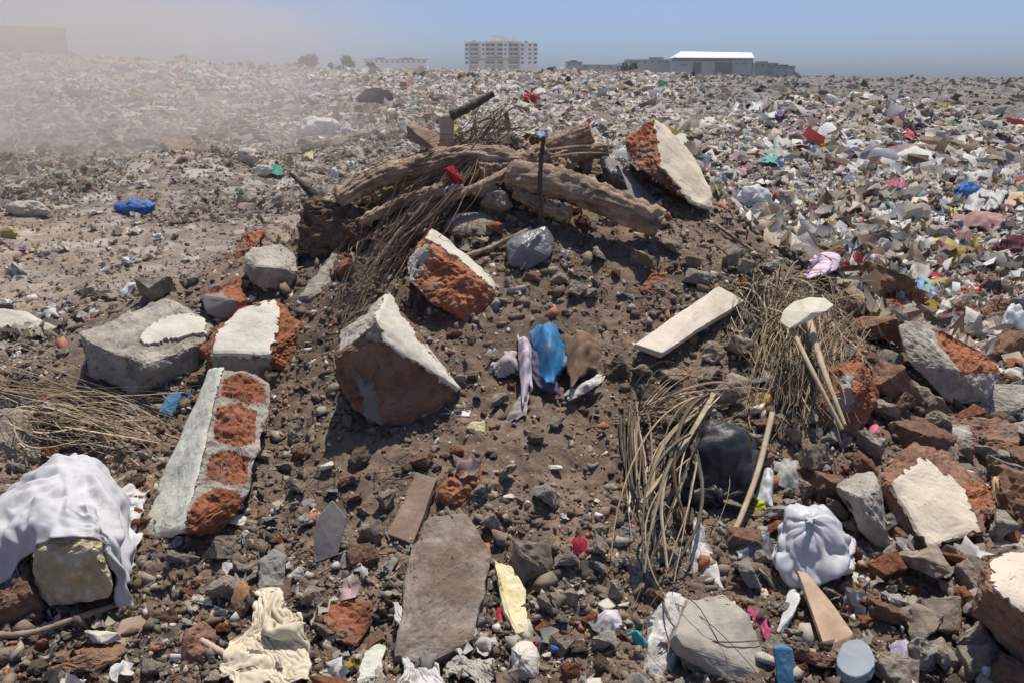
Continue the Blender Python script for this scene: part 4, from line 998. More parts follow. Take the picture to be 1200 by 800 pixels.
for x0, y0, d0, x1, y1, d1, r0, r1, lb in (
    (556, 178, -.05, 408, 262, -.35, 5, 2.5, 'bent root-like stick running down the left crest to the root ball'), (520, 186, .0, 432, 244, -.2, 4, 3, 'rough stick crossing under the long rough log'),
    (598, 176, -.05, 505, 214, -.2, 6, 4, 'thick frond stem running left from the crest middle'), (470, 214, -.2, 420, 330, -.6, 3, 2, 'thin stem hanging down beside the frond sweep'),
    (448, 240, -.3, 392, 352, -.62, 3.4, 2, 'brittle stem hanging in front of the dark root ball'), (604, 206, -.1, 660, 212, -.2, 6, 4, 'broken root piece against the dark vertical stick'),
    (500, 232, -.3, 436, 300, -.5, 3, 1.6, 'slender stem fanning out above the orange chunk'), (545, 166, .05, 498, 208, -.15, 4, 2.2, 'forked stick sloping under the charred branch'),
    (588, 196, -.05, 612, 226, -.25, 5, 3, 'short root end poking out under the reddish log'), (540, 172, .2, 556, 140, .3, 3.4, 2, 'small stick standing beside the upright timber post')):
    log('wooden_stick', lb, 'stick', [A(x0, y0, d0), A((x0 + x1) / 2 + R.uniform(-6, 6), (y0 + y1) / 2 + R.uniform(-7, 3), (d0 + d1) / 2), A(x1, y1, d1)], (r0, r1), mat=('bark', 'bark', 'bark_dark')[k_ % 3], sides=8, n=18, wob=.25); k_ += 1
S = strand_set(A(548, 190, .2), A(586, 132, .25), 60, (.10, .05, .04), (.07, .05, .06), bow=.04)
fibres('frond_tuft', 'loose grey-brown frond tuft sticking up behind the crest', 'frond tuft', S, 'frond', group='dry palm fronds on the heap')
S = strand_set(A(600, 205, -.1), A(620, 250, -.2), 60, (.06, .04, .03), (.14, .06, .05), bow=.05)
fibres('frond_tuft', 'stringy fibres hanging in the hollow below the thick pale log', 'frond tuft', S, 'husk', group='dry palm fronds on the heap')
# dark stump of roots on the left shoulder
chunk('palm_root', 'dark fibrous palm root ball hanging at the left shoulder', 'palm root', (385, 310), [(352, 262, .05), (370, 240, .1), (405, 236, .12), (440, 244, .1), (436, 280, .0), (408, 300, .0), (368, 312, .0), (350, 300, .02)], back=.25, base='husk_solid', big=.03, ref='the dark root ball')
fr('palm_frond', 'hanging brown root fibres over the dark root ball', 405, 232, .26, 372, 318, .08, 90, .07, .07, bow=.02, mat='husk', midrib=False, cut=(.2, .6))
# left edge heap
fr('palm_frond', 'dry frond spread flat at the left edge with its tips at the brick pillar', -45, 470, .14, 190, 492, .05, 170, .08, .10, mat='frond', ref='the frond heap', bow=.05)
fr('palm_frond', 'drooping dry frond in front of the large concrete block', 0, 440, .12, 130, 530, .06, 120, .08, .09, bow=.05)
fr('palm_frond', 'pale curled frond tips below the large concrete block', 40, 495, .10, 176, 520, .05, 90, .06, .06, mat='straw', bow=.06)
chunk('concrete_chunk', 'earth-covered grey boulder half hidden under the frond heap', 'boulder', (30, 540), [(-40, 500, .05), (-20, 478, .15), (30, 482, .16), (62, 510, .1), (58, 538, .0), (20, 545, .0), (-30, 545, 0)], back=.25, base='stone', big=.02)
# right brush under the shell
brush = empty('frond_brush', on(940, 440, .1), 'bushy dry frond brush hanging behind the two pale sticks', 'frond brush', 'dry palm fronds on the heap', ref='the frond brush')
fibres('leaflet_mass', None, None, strand_set(on(940, 372, .26), on(930, 492, .10), 330, (.10, .05, .03), (.11, .05, .05), r=(.0012, .0026), bow=.05, cut=(.5, 1.05)), 'straw', parent=brush)
fibres('leaflet_mass', None, None, strand_set(on(925, 350, .16), on(975, 420, .06), 190, (.12, .05, .03), (.16, .06, .06), r=(.0012, .0024), bow=.08, cut=(.4, 1.0)), 'frond', parent=brush)
fibres('leaflet_mass', None, None, strand_set(on(900, 330, .12), on(890, 420, .05), 60, (.10, .04, .03), (.12, .05, .05), r=(.002, .004), bow=.08, cut=(.4, 1.0), wave=.05), 'straw', parent=brush)
log('wooden_stick', 'left pale peeled stick of the pair under the cream shell', 'stick', [on(921, 372, .46), on(952, 435, .42), on(987, 503, .24)], (3.4, 2.), mat='straw_solid', sides=8, wob=.05)
log('wooden_stick', 'right pale peeled stick of the pair under the cream shell', 'stick', [on(944, 362, .47), on(964, 430, .42), on(990, 498, .25)], (5, 2.2), mat='straw_solid', sides=8, wob=.05, ref='the two pale sticks')
chunk('frond_sheath', 'curved cream shell-like frond base on top of the brush', 'frond base', (945, 420), [(914, 377, -.03), (918, 364, .0), (930, 354, .03), (948, 348, .05), (966, 349, .05), (977, 357, .03), (968, 364, .0), (950, 366, -.02), (938, 372, -.03), (925, 385, -.06)], back=.008, along='normal', base='shell', Y0=ground(945, 420).y - .22, bevel=.003, big=.006, ref='the cream frond base')
# reeds over the black bag
def reeds(label, a, b, n, spread, mat='straw', r=(.003, .0055), **k):
    fibres('reed_bundle', label, 'reeds', strand_set(a, b, n, (.02, .02, .02), (spread, .03, .03), r=r, seg=12, **k), mat, sides=5, group='dry reeds')
reeds('straight brown reeds standing left of the black bag', on(744, 482, .08), on(742, 612, .03), 26, .03, bow=.02, cut=(.8, 1.05), mat='frond')
reeds('pale reed fan bent over in front of the black bag', on(830, 470, .18), on(770, 640, .06), 14, .10, bow=.05, cut=(.7, 1.05))
reeds('thin reeds crossing from the brush down to the paving slab', on(812, 520, .2), on(770, 700, .05), 9, .06, bow=.05, cut=(.7, 1.1))
reeds('loose straw tangle above the black bag', on(750, 478, .10), on(880, 460, .10), 34, .08, bow=.07, cut=(.5, 1.0), r=(.0015, .003), mat='frond')
reeds('wiry twigs leaning over the large paving slab', on(775, 700, .05), on(835, 780, .06), 6, .07, bow=.05, cut=(.7, 1.1), mat='bark_dark', r=(.003, .004))
reeds('broad dry stalks below the brush by the yellow scrap', on(905, 372, .10), on(902, 470, .05), 16, .05, bow=.03, cut=(.6, 1.05))
chunk('driftwood', 'grey splintered wood piece pointing up above the paving slab', 'driftwood', (828, 694), [(806, 688, .02), (812, 648, .1), (818, 602, .22), (826, 600, .22), (832, 630, .14), (832, 664, .07), (848, 690, .0)], back=.02, along='normal', base='mottled', bevel=.004, big=.02, ref='the grey splintered wood')

# ================================================================== CLOTH, BAGS AND PAPER ON THE HEAP
g0 = ground(640, 470).y
root = empty('buried_jacket', ground(640, 450), 'half-buried cloth with a shiny blue flap, lilac strip and dirty brown panel', 'cloth', ref='the buried blue cloth')
def jp(name, label, corners, color, **k):
    o = sheet(name, None, None, corners, parent=root, color=color, **k)
    if label: o['label'] = label
jp('blue_flap', 'shiny blue flap', [(619, 396, .0), (652, 389, .0), (668, 432, .05), (641, 462, .07)], (.05, .26, .55), bulge=.09, fold=.03, fdir=(1, .3), ffreq=4, mat='scrap', ragged=.12)
jp('lining', 'dark purple lining', [(610, 418, .03), (636, 412, .03), (658, 466, .03), (630, 458, .03)], (.12, .10, .18), bulge=.03, fold=.03)
jp('lilac_strip', 'pale lilac strip', [(606, 400, .02), (620, 398, .03), (624, 456, .10), (612, 472, .06)], (.58, .50, .55), bulge=.05, fold=.03, fdir=(1, 0), ffreq=3, ragged=.15)
jp('strap', 'brown and white strap', [(612, 462, .06), (623, 458, .06), (616, 490, .02), (592, 498, .0)], (.42, .36, .32), bulge=.02, fold=.02, ragged=.12)
jp('rag', 'greyish rag', [(576, 430, .0), (604, 412, .02), (611, 436, .04), (584, 444, .01)], (.46, .40, .40), bulge=.05, fold=.03, ragged=.2)
jp('panel', 'mud-stained brown panel', [(660, 400, .01), (694, 402, .01), (708, 432, .05), (668, 464, .07)], (.22, .145, .09), bulge=.09, fold=.03, ffreq=4, ragged=.12)
jp('trim', 'white piped trim', [(662, 462, .07), (702, 440, .07), (706, 449, .07), (668, 472, .05)], (.60, .56, .50), bulge=.02, fold=.02, ragged=.15)
jp('tab', 'small yellow tab', [(676, 402, .07), (690, 404, .07), (696, 418, .10), (682, 420, .10)], (.50, .34, .08), bulge=.01, fold=.01)
def settled_rag(name, label, cat, px, mat, color, ref=None, n=46, lift=.04, shrink=.35, frames=24, half=.35, ragged=.1, bend=.05, wob=.03, crush=1., tens=12):
    cs = [on(x, y, .02) for x, y in px]; cen = sum(cs, Vector()) / 4
    gp = ground_patch(cen.x, cen.y, half, .02)
    o = grid_cloth(name, label, cat, [cen + (q - cen) * crush for q in cs], mat, color=color, ref=ref, n=n, lift=lift, wob=wob, ragged=ragged)
    settle(o, [gp], frames=frames, shrink=shrink, bend=bend, temp=(gp,), tens=tens)
    o.location.z += .02
    return o
settled_rag('rag', 'crumpled cream rag in the bottom left rubble', 'rag', [(292, 700), (368, 706), (352, 806), (250, 804)], 'cloth', (.66, .58, .43), ref='the cream rag', shrink=.5, n=56)
def settled_bag(o, px, py, w, hh, knot=None, frames=22, shrink=.22, fill=.84, depth=.8, gap=.004):
    g = ground(px, py + hh * .35); d = (g - EYE).length; s = w * .5 * d / F; t = hh * .5 * d / F
    ctr = Vector(o.location) + sum((v.co for v in o.data.vertices), Vector()) / len(o.data.vertices)
    pts = []
    for i in range(70):
        dv = Vector((R.gauss(0, 1), R.gauss(0, 1), R.gauss(0, 1))).normalized() * R.uniform(.72, 1.0) * fill
        pts.append(ctr + Vector((dv.x * s, dv.y * s * depth, dv.z * t)))
    body = hull_obj(pts); gp = ground_patch(ctr.x, ctr.y, .45, .025)
    settle(o, [body, gp], frames=frames, shrink=shrink, bend=.08, mass=.2, pins=list(range(60 * 2)), temp=(body, gp), gap=gap)
    crease(o, .007, 9., ctr=Vector(o.location) + o.data.vertices[0].co)
    crease(o, .010, 16., d=Vector((.6, .3, .7)).normalized()); crease(o, .008, 22., d=Vector((-.7, .2, .6)).normalized())
    return o
settled_bag(bag('tied_bag', 'white plastic bag tied in a knot with pleats radiating from it', 'plastic bag', 955, 630, 72, 82, 'thin_plastic', knot=(6, -6), ref='the tied white bag', pleats=9, depth=.8, pl=.45, rough=.25), 955, 630, 72, 82, shrink=.27, fill=.9)
settled_bag(bag('refuse_bag', 'glossy black plastic bag bulging behind the reeds', 'refuse bag', 842, 528, 84, 80, 'black_plastic', knot=None, ref='the black bag', depth=.7, rough=.12), 842, 528, 84, 80)
sheet('plastic_sheet', 'torn black plastic scrap by the rubber block', 'plastic scrap', [(730, 655), (772, 660), (770, 705), (735, 695)], mat='black_plastic', fold=.03, crumple=.04, bulge=.05, n=36)
sheet('plastic_sheet', 'crumpled dark grey plastic near the tied white bag', 'plastic scrap', [(858, 632), (898, 628), (906, 660), (862, 660)], mat='grey_plastic', fold=.03, crumple=.04, bulge=.06, n=36)
sheet('plastic_sheet', 'crumpled pale scrap with a yellow corner left of the tied white bag', 'plastic scrap', [(888, 550), (905, 552), (903, 598), (884, 590)], color=(.80, .78, .78), mat='scrap', fold=.03, bulge=.05)
sheet('plastic_sheet', 'bright yellow plastic scrap below the diagonal cane', 'plastic scrap', [(880, 582), (896, 586), (900, 600), (884, 600)], color=(.62, .60, .05), mat='scrap', fold=.02, bulge=.02)
sheet('plastic_sheet', 'clear crumpled plastic between the cane and the tied white bag', 'plastic scrap', [(905, 545), (935, 545), (938, 578), (908, 574)], color=(.50, .49, .46), mat='scrap', fold=.03, crumple=.04, bulge=.05)
sheet('paper_scrap', 'orange and pale wrapper in front of the brush', 'wrapper', [(882, 460), (903, 464), (906, 480), (886, 480)], color=(.70, .46, .16), mat='scrap', fold=.02, bulge=.03)
sheet('paper_scrap', 'pale grey wrapper just above the orange wrapper', 'wrapper', [(892, 436), (908, 440), (906, 462), (893, 460)], color=(.60, .58, .60), mat='scrap', fold=.02, bulge=.03, crumple=.03)
sheet('paper_scrap', 'crumpled pink and white paper by the long level stick', 'paper', [(926, 308), (946, 302), (952, 326), (930, 332)], color=(.82, .66, .76), mat='scrap', fold=.04, crumple=.05, bulge=.08, ref='the pink and white paper')
sheet('paper_scrap', 'small crumpled pink scrap below the pinkish brick lump', 'paper', [(1012, 504), (1028, 502), (1032, 524), (1014, 528)], color=(.75, .25, .32), mat='scrap', fold=.04, crumple=.05, bulge=.05)
settled_rag('rag', 'long dark red rag lying on the right field', 'rag', [(1056, 312), (1142, 306), (1150, 342), (1060, 334)], 'cloth', (.36, .03, .035), ref='the dark red rag', shrink=.5, n=44, half=.6, wob=.05)
bag('plastic_bag', 'yellow-green plastic bag under the dark red rag', 'plastic bag', 1103, 336, 36, 17, 'scrap', color=(.45, .42, .16))
sheet('plastic_sheet', 'bright blue and white wrapper left of the yellow-green bag', 'wrapper', [(1070, 332), (1088, 332), (1101, 352), (1080, 354)], color=(.30, .50, .75), mat='scrap', fold=.03, bulge=.05)
sheet('wrapper_roll', 'striped white and grey wrapper beside the rubber block', 'wrapper', [(692, 728), (722, 716), (734, 742), (706, 754)], color=(.78, .74, .76), mat='scrap', fold=.04, fdir=(.4, 1), ffreq=6, bulge=.05)
sheet('plastic_strip', 'curved white plastic strip right of the paving slab', 'plastic strip', [(922, 690), (930, 692), (916, 744), (909, 742)], color=(.85, .84, .8), mat='scrap', fold=.005, bulge=.05, crumple=.004)
sheet('plastic_strip', 'bright pink plastic strip beside the paving slab', 'plastic strip', [(874, 716), (880, 714), (904, 756), (899, 758)], color=(.65, .08, .24), mat='scrap', fold=.005, bulge=.03, crumple=.004)
sheet('plastic_strip', 'thin turquoise strip left of the white-flecked slab', 'plastic strip', [(732, 746), (735, 743), (764, 768), (761, 772)], color=(.08, .50, .52), mat='scrap', fold=.004, bulge=.04, crumple=.004)
sheet('paper_scrap', 'dark red scrap above the rubber block', 'cloth scrap', [(666, 638), (688, 634), (690, 654), (668, 654)], color=(.34, .03, .06), fold=.03, bulge=.04)
sheet('paper_scrap', 'small red scrap beside the yellow plaster slab', 'cloth scrap', [(580, 712), (588, 708), (590, 732), (582, 730)], color=(.5, .04, .05), fold=.02, bulge=.02)
sheet('paper_scrap', 'striped purple and white scrap right of the disc', 'wrapper', [(1040, 757), (1066, 755), (1074, 788), (1048, 786)], color=(.52, .46, .56), fold=.04, bulge=.04, fdir=(.5, .8), ffreq=7, mat='scrap')
sheet('paper_scrap', 'crumpled white scrap at the bottom right edge', 'paper', [(1142, 788), (1166, 786), (1170, 806), (1144, 806)], color=(.8, .76, .74), fold=.04, bulge=.04, mat='scrap')
settled_rag('plastic_sheet', 'muddy white plastic scrap with a dark fold at the bottom edge', 'plastic scrap', [(444, 724), (476, 722), (512, 808), (446, 812)], 'scrap', (.72, .69, .66), n=44, shrink=.4)
settled_rag('plastic_sheet', 'torn dirty paper lying at the bottom between slab and stub', 'paper', [(538, 768), (594, 760), (598, 810), (534, 810)], 'scrap', (.55, .50, .43), n=40, shrink=.3, bend=.5)
sheet('paper_scrap', 'white printed card lying right of the white-sliver chunk', 'card', [(521, 477), (552, 482), (550, 490), (519, 486)], n=8, color=(.85, .83, .80), fold=.002, bulge=.004, crumple=.003, mat='scrap', ragged=.01)
chunk('plaster_fragment', 'small yellow plaster chip below the white printed card', 'plaster piece', (558, 512), [(546, 500, .0), (554, 493, .03), (568, 492, .04), (569, 506, .01), (556, 512, .0)], back=.02, along='normal', base='plaster_yellow', bevel=.003, big=.003)
sheet('rag', 'bright red scrap in the crest fronds', 'cloth scrap', [(520, 198), (532, 194), (544, 214), (534, 218)], color=(.42, .03, .04), Y0=YC - .3, fold=.02, bulge=.03)
sheet('plastic_sheet', 'white plastic scrap caught under the crest fronds', 'plastic scrap', [(518, 222), (538, 214), (546, 220), (524, 228)], color=(.84, .83, .82), Y0=YC - .3, fold=.02, bulge=.03, mat='scrap')
sheet('plastic_sheet', 'blue and white plastic behind the round log end', 'plastic scrap', [(622, 160), (640, 152), (644, 164), (630, 170)], color=(.35, .42, .62), Y0=YC + .3, fold=.03, bulge=.03, mat='scrap')
sheet('plastic_sheet', 'black plastic sheet tucked beside the dark flat slab', 'plastic scrap', [(706, 196), (724, 194), (736, 222), (712, 222)], mat='black_plastic', Y0=YC - .2, fold=.03, bulge=.04)
bag('plastic_bottle', 'crushed clear plastic bottle standing at the right edge', 'bottle', 1188, 385, 22, 44, 'thin_plastic', rough=.05)
bag('figurine', 'small yellow and pink crumpled object at the right edge', 'crumpled object', 1180, 580, 26, 44, 'scrap', color=(.75, .55, .28), rough=.2)
bag('plastic_bottle', 'small orange-brown bottle lying beside the cream rag', 'bottle', 282, 702, 18, 34, 'scrap', color=(.52, .28, .14), rough=.06)
# ================================================================== LARGER LOOSE STONES, EACH WHERE THE PHOTO HAS ONE
for k, x0, y0, x1, y1 in (
    ('grey', 548, 216, 590, 246), ('grey', 560, 232, 603, 256), ('brick', 563, 262, 592, 280), ('brick', 392, 300, 426, 330), ('brick', 713, 314, 728, 330),
    ('stone', 838, 282, 870, 315), ('conc', 855, 300, 886, 326), ('brick', 925, 275, 944, 301), ('brown', 935, 290, 970, 320), ('conc', 824, 285, 836, 310),
    ('brown', 985, 320, 1034, 346), ('brown', 1012, 330, 1068, 360), ('brown', 1005, 380, 1050, 406), ('grey', 1026, 408, 1062, 445), ('stone', 1050, 456, 1110, 490),
    ('stone', 1076, 482, 1112, 518), ('brick', 1172, 428, 1206, 446), ('stone', 1040, 490, 1070, 520), ('stone', 845, 390, 886, 430), ('stone', 820, 398, 850, 430),
    ('grey', 866, 380, 896, 410), ('stone', 985, 608, 1010, 628), ('stone', 960, 594, 996, 612), ('brick', 1012, 650, 1055, 690), ('stone', 1045, 650, 1120, 690),
    ('brick', 1092, 640, 1136, 668), ('stone', 1120, 660, 1162, 694), ('stone', 1122, 730, 1170, 768), ('stone', 1118, 760, 1164, 796), ('stone', 1035, 730, 1096, 756),
    ('stone', 1080, 752, 1120, 786), ('brick', 1110, 695, 1145, 722), ('brick', 1000, 716, 1026, 735), ('brick', 1146, 655, 1164, 672),
    ('brick', 340, 528, 358, 546), ('white', 375, 538, 394, 556), ('stone', 440, 564, 468, 595), ('shard', 380, 624, 420, 666), ('shard', 440, 634, 471, 674),
    ('stone', 362, 735, 396, 752), ('stone', 345, 686, 385, 716), ('grey', 535, 705, 556, 732), ('grey', 550, 718, 574, 740),
    ('white', 537, 735, 563, 762), ('stone', 513, 600, 545, 625), ('grey', 622, 568, 661, 598), ('grey', 650, 640, 676, 672), ('stone', 655, 675, 680, 716),
    ('stone', 626, 690, 656, 726), ('stone', 590, 626, 652, 684), ('brown', 0, 682, 42, 736), ('brick', 34, 746, 58, 772), ('stone', 160, 776, 196, 802),
    ('stone', 240, 625, 276, 660), ('shard', 190, 680, 208, 708), ('stone', 246, 676, 284, 712), ('white', 695, 576, 704, 592), ('white', 640, 546, 662, 560),
    ('conc', 575, 548, 612, 565), ('stone', 840, 590, 880, 604), ('stone', 160, 326, 202, 352), ('conc', 300, 490, 322, 548), ('stone', 690, 610, 716, 634),
    ('stone', 690, 640, 730, 656), ('stone', 1150, 545, 1200, 580), ('brown', 1000, 540, 1026, 556), ('stone', 1068, 700, 1090, 725), ('conc', 1030, 300, 1062, 318),
    ('conc', 986, 270, 1040, 300), ('conc', 1075, 270, 1120, 292), ('stone', 800, 300, 824, 318), ('stone', 736, 296, 770, 318), ('stone', 662, 330, 690, 350), ('stone', 690, 322, 706, 340),
    ('grey', 680, 340, 702, 352), ('stone', 640, 322, 668, 336), ('stone', 770, 280, 800, 300), ('conc', 690, 300, 720, 312), ('stone', 812, 430, 850, 452), ('stone', 770, 436, 806, 456),
    ('stone', 830, 452, 880, 480), ('stone', 735, 430, 766, 450), ('clod', 706, 416, 740, 450), ('clod', 740, 458, 790, 480), ('clod', 300, 430, 332, 460), ('stone', 330, 500, 360, 522),
    ('clod', 405, 525, 440, 550), ('stone', 700, 680, 730, 706), ('white', 340, 668, 362, 684), ('conc', 270, 660, 300, 680), ('brick', 208, 690, 226, 704), ('white', 700, 702, 724, 718),
    ('shard', 745, 720, 768, 742), ('grey', 790, 745, 815, 790), ('brick', 866, 690, 882, 720), ('stone', 1006, 580, 1026, 600), ('stone', 320, 778, 345, 800),
    ('grey', 1172, 350, 1215, 396), ('brown', 1150, 400, 1200, 436), ('conc', 1010, 470, 1056, 500), ('brown', 1060, 502, 1106, 536), ('brown', 1160, 560, 1215, 612), ('conc', 1148, 598, 1186, 634),
    ('conc', 1180, 490, 1232, 545), ('brown', 1020, 440, 1075, 478), ('brick', 1172, 402, 1218, 440), ('conc', 1062, 742, 1122, 792), ('conc', 1124, 695, 1165, 730), ('conc', 1000, 506, 1036, 540), ('stone', 928, 520, 972, 556), ('stone', 1024, 770, 1076, 808), ('conc', 1090, 555, 1116, 580), ('brown', 1040, 470, 1066, 486), ('brick', 1120, 478, 1150, 496), ('conc', 1186, 440, 1225, 480),
    ('brown', 958, 560, 1000, 590), ('stone', 925, 566, 960, 590), ('conc', 1100, 640, 1130, 664), ('grey', 1128, 694, 1156, 716), ('stone', 960, 690, 990, 712), ('brown', 1164, 780, 1200, 812),
    ('conc', 1060, 395, 1084, 412), ('brown', 1030, 385, 1056, 402), ('brown', 960, 352, 1000, 376), ('conc', 890, 300, 922, 326), ('stone', 870, 330, 905, 352), ('grey', 800, 318, 838, 340), ('brown', 948, 300, 985, 316),
    ('grey', 196, 640, 232, 668), ('stone', 420, 610, 452, 640), ('conc', 345, 590, 366, 625), ('stone', 330, 560, 362, 584), ('brown', 405, 640, 440, 668), ('grey', 690, 740, 726, 770), ('stone', 640, 740, 672, 772),
    ('conc', 720, 610, 745, 640), ('stone', 770, 640, 800, 664), ('brick', 655, 770, 684, 800), ('stone', 560, 600, 590, 622), ('conc', 880, 640, 905, 668)):
    stone(k, (x0 + x1) / 2, (y0 + y1) / 2, x1 - x0, y1 - y0)

# scattered smaller loose stones: the ones that show largest, the rest is gravel below
def smooth_zone(x, y):      # the bare earth in the middle and the dirt plain at the left carry fewer stones
    if y < 330 and x < 330: return .12
    if x < 120 and y < 480: return .2
    if 540 < x < 740 and 330 < y < 570: return .30
    if 330 < x < 420 and 420 < y < 520: return .5
    return 1.
for x_, y_, r_ in ((310, 735, 44), (310, 775, 46), (640, 425, 60), (690, 430, 40), (850, 745, 52), (880, 780, 40), (1003, 769, 46), (800, 375, 42), (840, 350, 40), (482, 595, 34), (500, 640, 34), (540, 640, 40), (520, 690, 48), (520, 740, 44),
                   (605, 700, 36), (955, 630, 62), (965, 715, 42), (985, 745, 40), (80, 620, 90), (90, 670, 60), (842, 530, 50), (778, 750, 36), (405, 735, 36), (386, 625, 30), (1090, 590, 60), (1190, 710, 50), (1110, 425, 58), (475, 765, 30), (565, 785, 30), (945, 390, 46), (940, 450, 46), (240, 540, 70), (455, 440, 70), (300, 400, 55)):
    PLACED.append((x_, y_, r_))
cnt = {k: 0 for k in KIND}
cap = {'stone': 125, 'grey': 55, 'conc': 90, 'brick': 52, 'brown': 40, 'clod': 85, 'shard': 74, 'white': 44}
tries = 0
while sum(cnt.values()) < sum(cap.values()) and tries < 20000:
    tries += 1
    y = 330 + 480 * R.random() ** .85; x = R.uniform(-15, 1215)
    if y < 400 and 330 < x < 480: continue
    if x > 830 and R.random() < .35: y = R.uniform(262, 420)
    if 480 < x < 830 and R.random() < .12: y = R.uniform(245, 330)
    if R.random() > smooth_zone(x, y): continue
    if x > 830 and y < 300: continue
    if R.random() > .45 + 1.5 * noise.noise(Vector((x / 85, y / 60, 4.4))): continue
    k = R.choices(list(cap), [cap[q] - cnt[q] for q in cap])[0]
    if cnt[k] >= cap[k]: continue
    w = min(64, max(8, R.lognormvariate(2.9, .55))) * (.62 + .5 * (y - 260) / 540)
    if x > 900: w *= 1.15
    if k in ('white',): w *= .7
    if any((x - a) ** 2 + (y - b) ** 2 < ((w * .5 + c) * .75) ** 2 for a, b, c in PLACED): continue
    stone(k, x, y, w); cnt[k] += 1

n_ = 0; tries = 0
while n_ < 84 and tries < 6000:      # the right-hand rubble bank is mostly broken masonry
    tries += 1
    x = R.uniform(865, 1215); y = R.uniform(305, 800); w = min(86, max(22, R.lognormvariate(3.66, .34))) * (.6 + .5 * (y - 260) / 540)
    if any((x - a) ** 2 + (y - b) ** 2 < ((w * .5 + c) * .62) ** 2 for a, b, c in PLACED): continue
    stone(R.choices(('conc', 'brown', 'brick', 'stone', 'grey', 'shard'), (24, 20, 10, 22, 12, 8))[0], x, y, w); n_ += 1

# ================================================================== GRAVEL: what nobody could count
def rock_variants(n, npts=11):
    out = []
    for i in range(n):
        bm = bmesh.new(); sq = Vector((1, R.uniform(.55, 1), R.uniform(.3, .75)))
        for _ in range(npts):
            p = Vector((R.gauss(0, 1), R.gauss(0, 1), R.gauss(0, 1))).normalized() * R.uniform(.36, .62)
            bm.verts.new(Vector((p.x * sq.x, p.y * sq.y, p.z * sq.z)))
        bmesh.ops.convex_hull(bm, input=bm.verts[:]); bmesh.ops.delete(bm, geom=[v for v in bm.verts if not v.link_faces], context='VERTS')
        bmesh.ops.triangulate(bm, faces=bm.faces[:]); bm.verts.index_update()
        out.append((np.array([v.co[:] for v in bm.verts]), np.array([[v.index for v in f.verts] for f in bm.faces])))
        bm.free()
    return out

def rotm(n, tilt):
    a = RN.uniform(0, 2 * np.pi, n); t = RN.normal(0, tilt, n); u = RN.normal(0, tilt, n)
    ca, sa, ct, st, cu, su = np.cos(a), np.sin(a), np.cos(t), np.sin(t), np.cos(u), np.sin(u)
    Z, O = np.zeros(n), np.ones(n)
    rz = np.stack([ca, -sa, Z, sa, ca, Z, Z, Z, O], -1).reshape(n, 3, 3)
    rx = np.stack([O, Z, Z, Z, ct, -st, Z, st, ct], -1).reshape(n, 3, 3)
    ry = np.stack([cu, Z, su, Z, O, Z, -su, Z, cu], -1).reshape(n, 3, 3)
    return rz @ rx @ ry

def scatter(name, variants, pos, size, tilt, col, mat, kind='stuff', jit=0, which=None):
    n = len(pos)
    if which is None: which = RN.integers(0, len(variants), n)
    Rm = rotm(n, tilt); VV, FF, CC = [], [], []; off = 0
    for k, (v, f) in enumerate(variants):
        idx = np.nonzero(which == k)[0]
        if not len(idx): continue
        P_ = np.einsum('nij,vj->nvi', Rm[idx], v) * (size[idx][:, None, None] if size.ndim == 1 else size[idx][:, None, :])
        if jit: P_ = P_ + RN.normal(0, jit, P_.shape) * (size[idx][:, None, None])
        P_ = P_ + pos[idx][:, None, :]
        VV.append(P_.reshape(-1, 3)); FF.append((f[None] + (np.arange(len(idx)) * len(v))[:, None, None] + off).reshape(-1, f.shape[1]))
        CC.append(np.repeat(col[idx], len(v), 0)); off += len(idx) * len(v)
    o = big_mesh(name, np.concatenate(VV), np.concatenate(FF), mat, col=np.concatenate(CC), smooth=name == 'litter')
    tag(o, kind=kind)
    return o

def zone_keep(x, y, z):
    """picture-independent bareness: by place on the ground"""
    bare = np.exp(-(((x - .10) / .42) ** 2 + ((y - 3.15) / .62) ** 2)) * .75
    plain = sstep(-.9, -1.6, x) * sstep(3.4, 4.4, y) * .9
    return np.clip(1 - bare - plain, .05, 1)

def gravel():
    n = 150000
    az = RN.uniform(-.66, .66, n); r = np.exp(RN.uniform(np.log(1.35), np.log(7.2), n))
    x, y = np.sin(az) * r, np.cos(az) * r
    clump = fbm(x * 2.2, y * 2.2, 3, 71)
    keep = RN.random(n) < zone_keep(x, y, 0) * np.clip(.85 + 1.2 * clump, .2, 1)
    x, y, r = x[keep], y[keep], r[keep]; n = len(x)
    s = np.clip(np.exp(RN.normal(np.log(.0072), .68, n)), .003, .05) * np.clip(.6 + r * .16, .8, 1.5)
    z = H(x, y) + s * RN.uniform(-.15, .35, n)
    soil = np.array([.150, .100, .070])
    pal = np.array([[.155, .115, .084], [.19, .145, .108], [.24, .19, .145], [.31, .26, .20], [.40, .35, .29], [.33, .15, .085], [.60, .54, .46], [.12, .095, .075]])
    c = pal[RN.choice(len(pal), n, p=[.27, .27, .19, .10, .055, .03, .025, .06])] * RN.uniform(.8, 1.2, (n, 1))
    c = np.where(r[:, None] > 4.8, c * 1.12, c)
    scatter('gravel', rock_variants(12, 7) + rock_variants(6, 10), np.stack([x, y, z], 1), s * 1.9, .8, c, MATS['gravel'])
gravel()

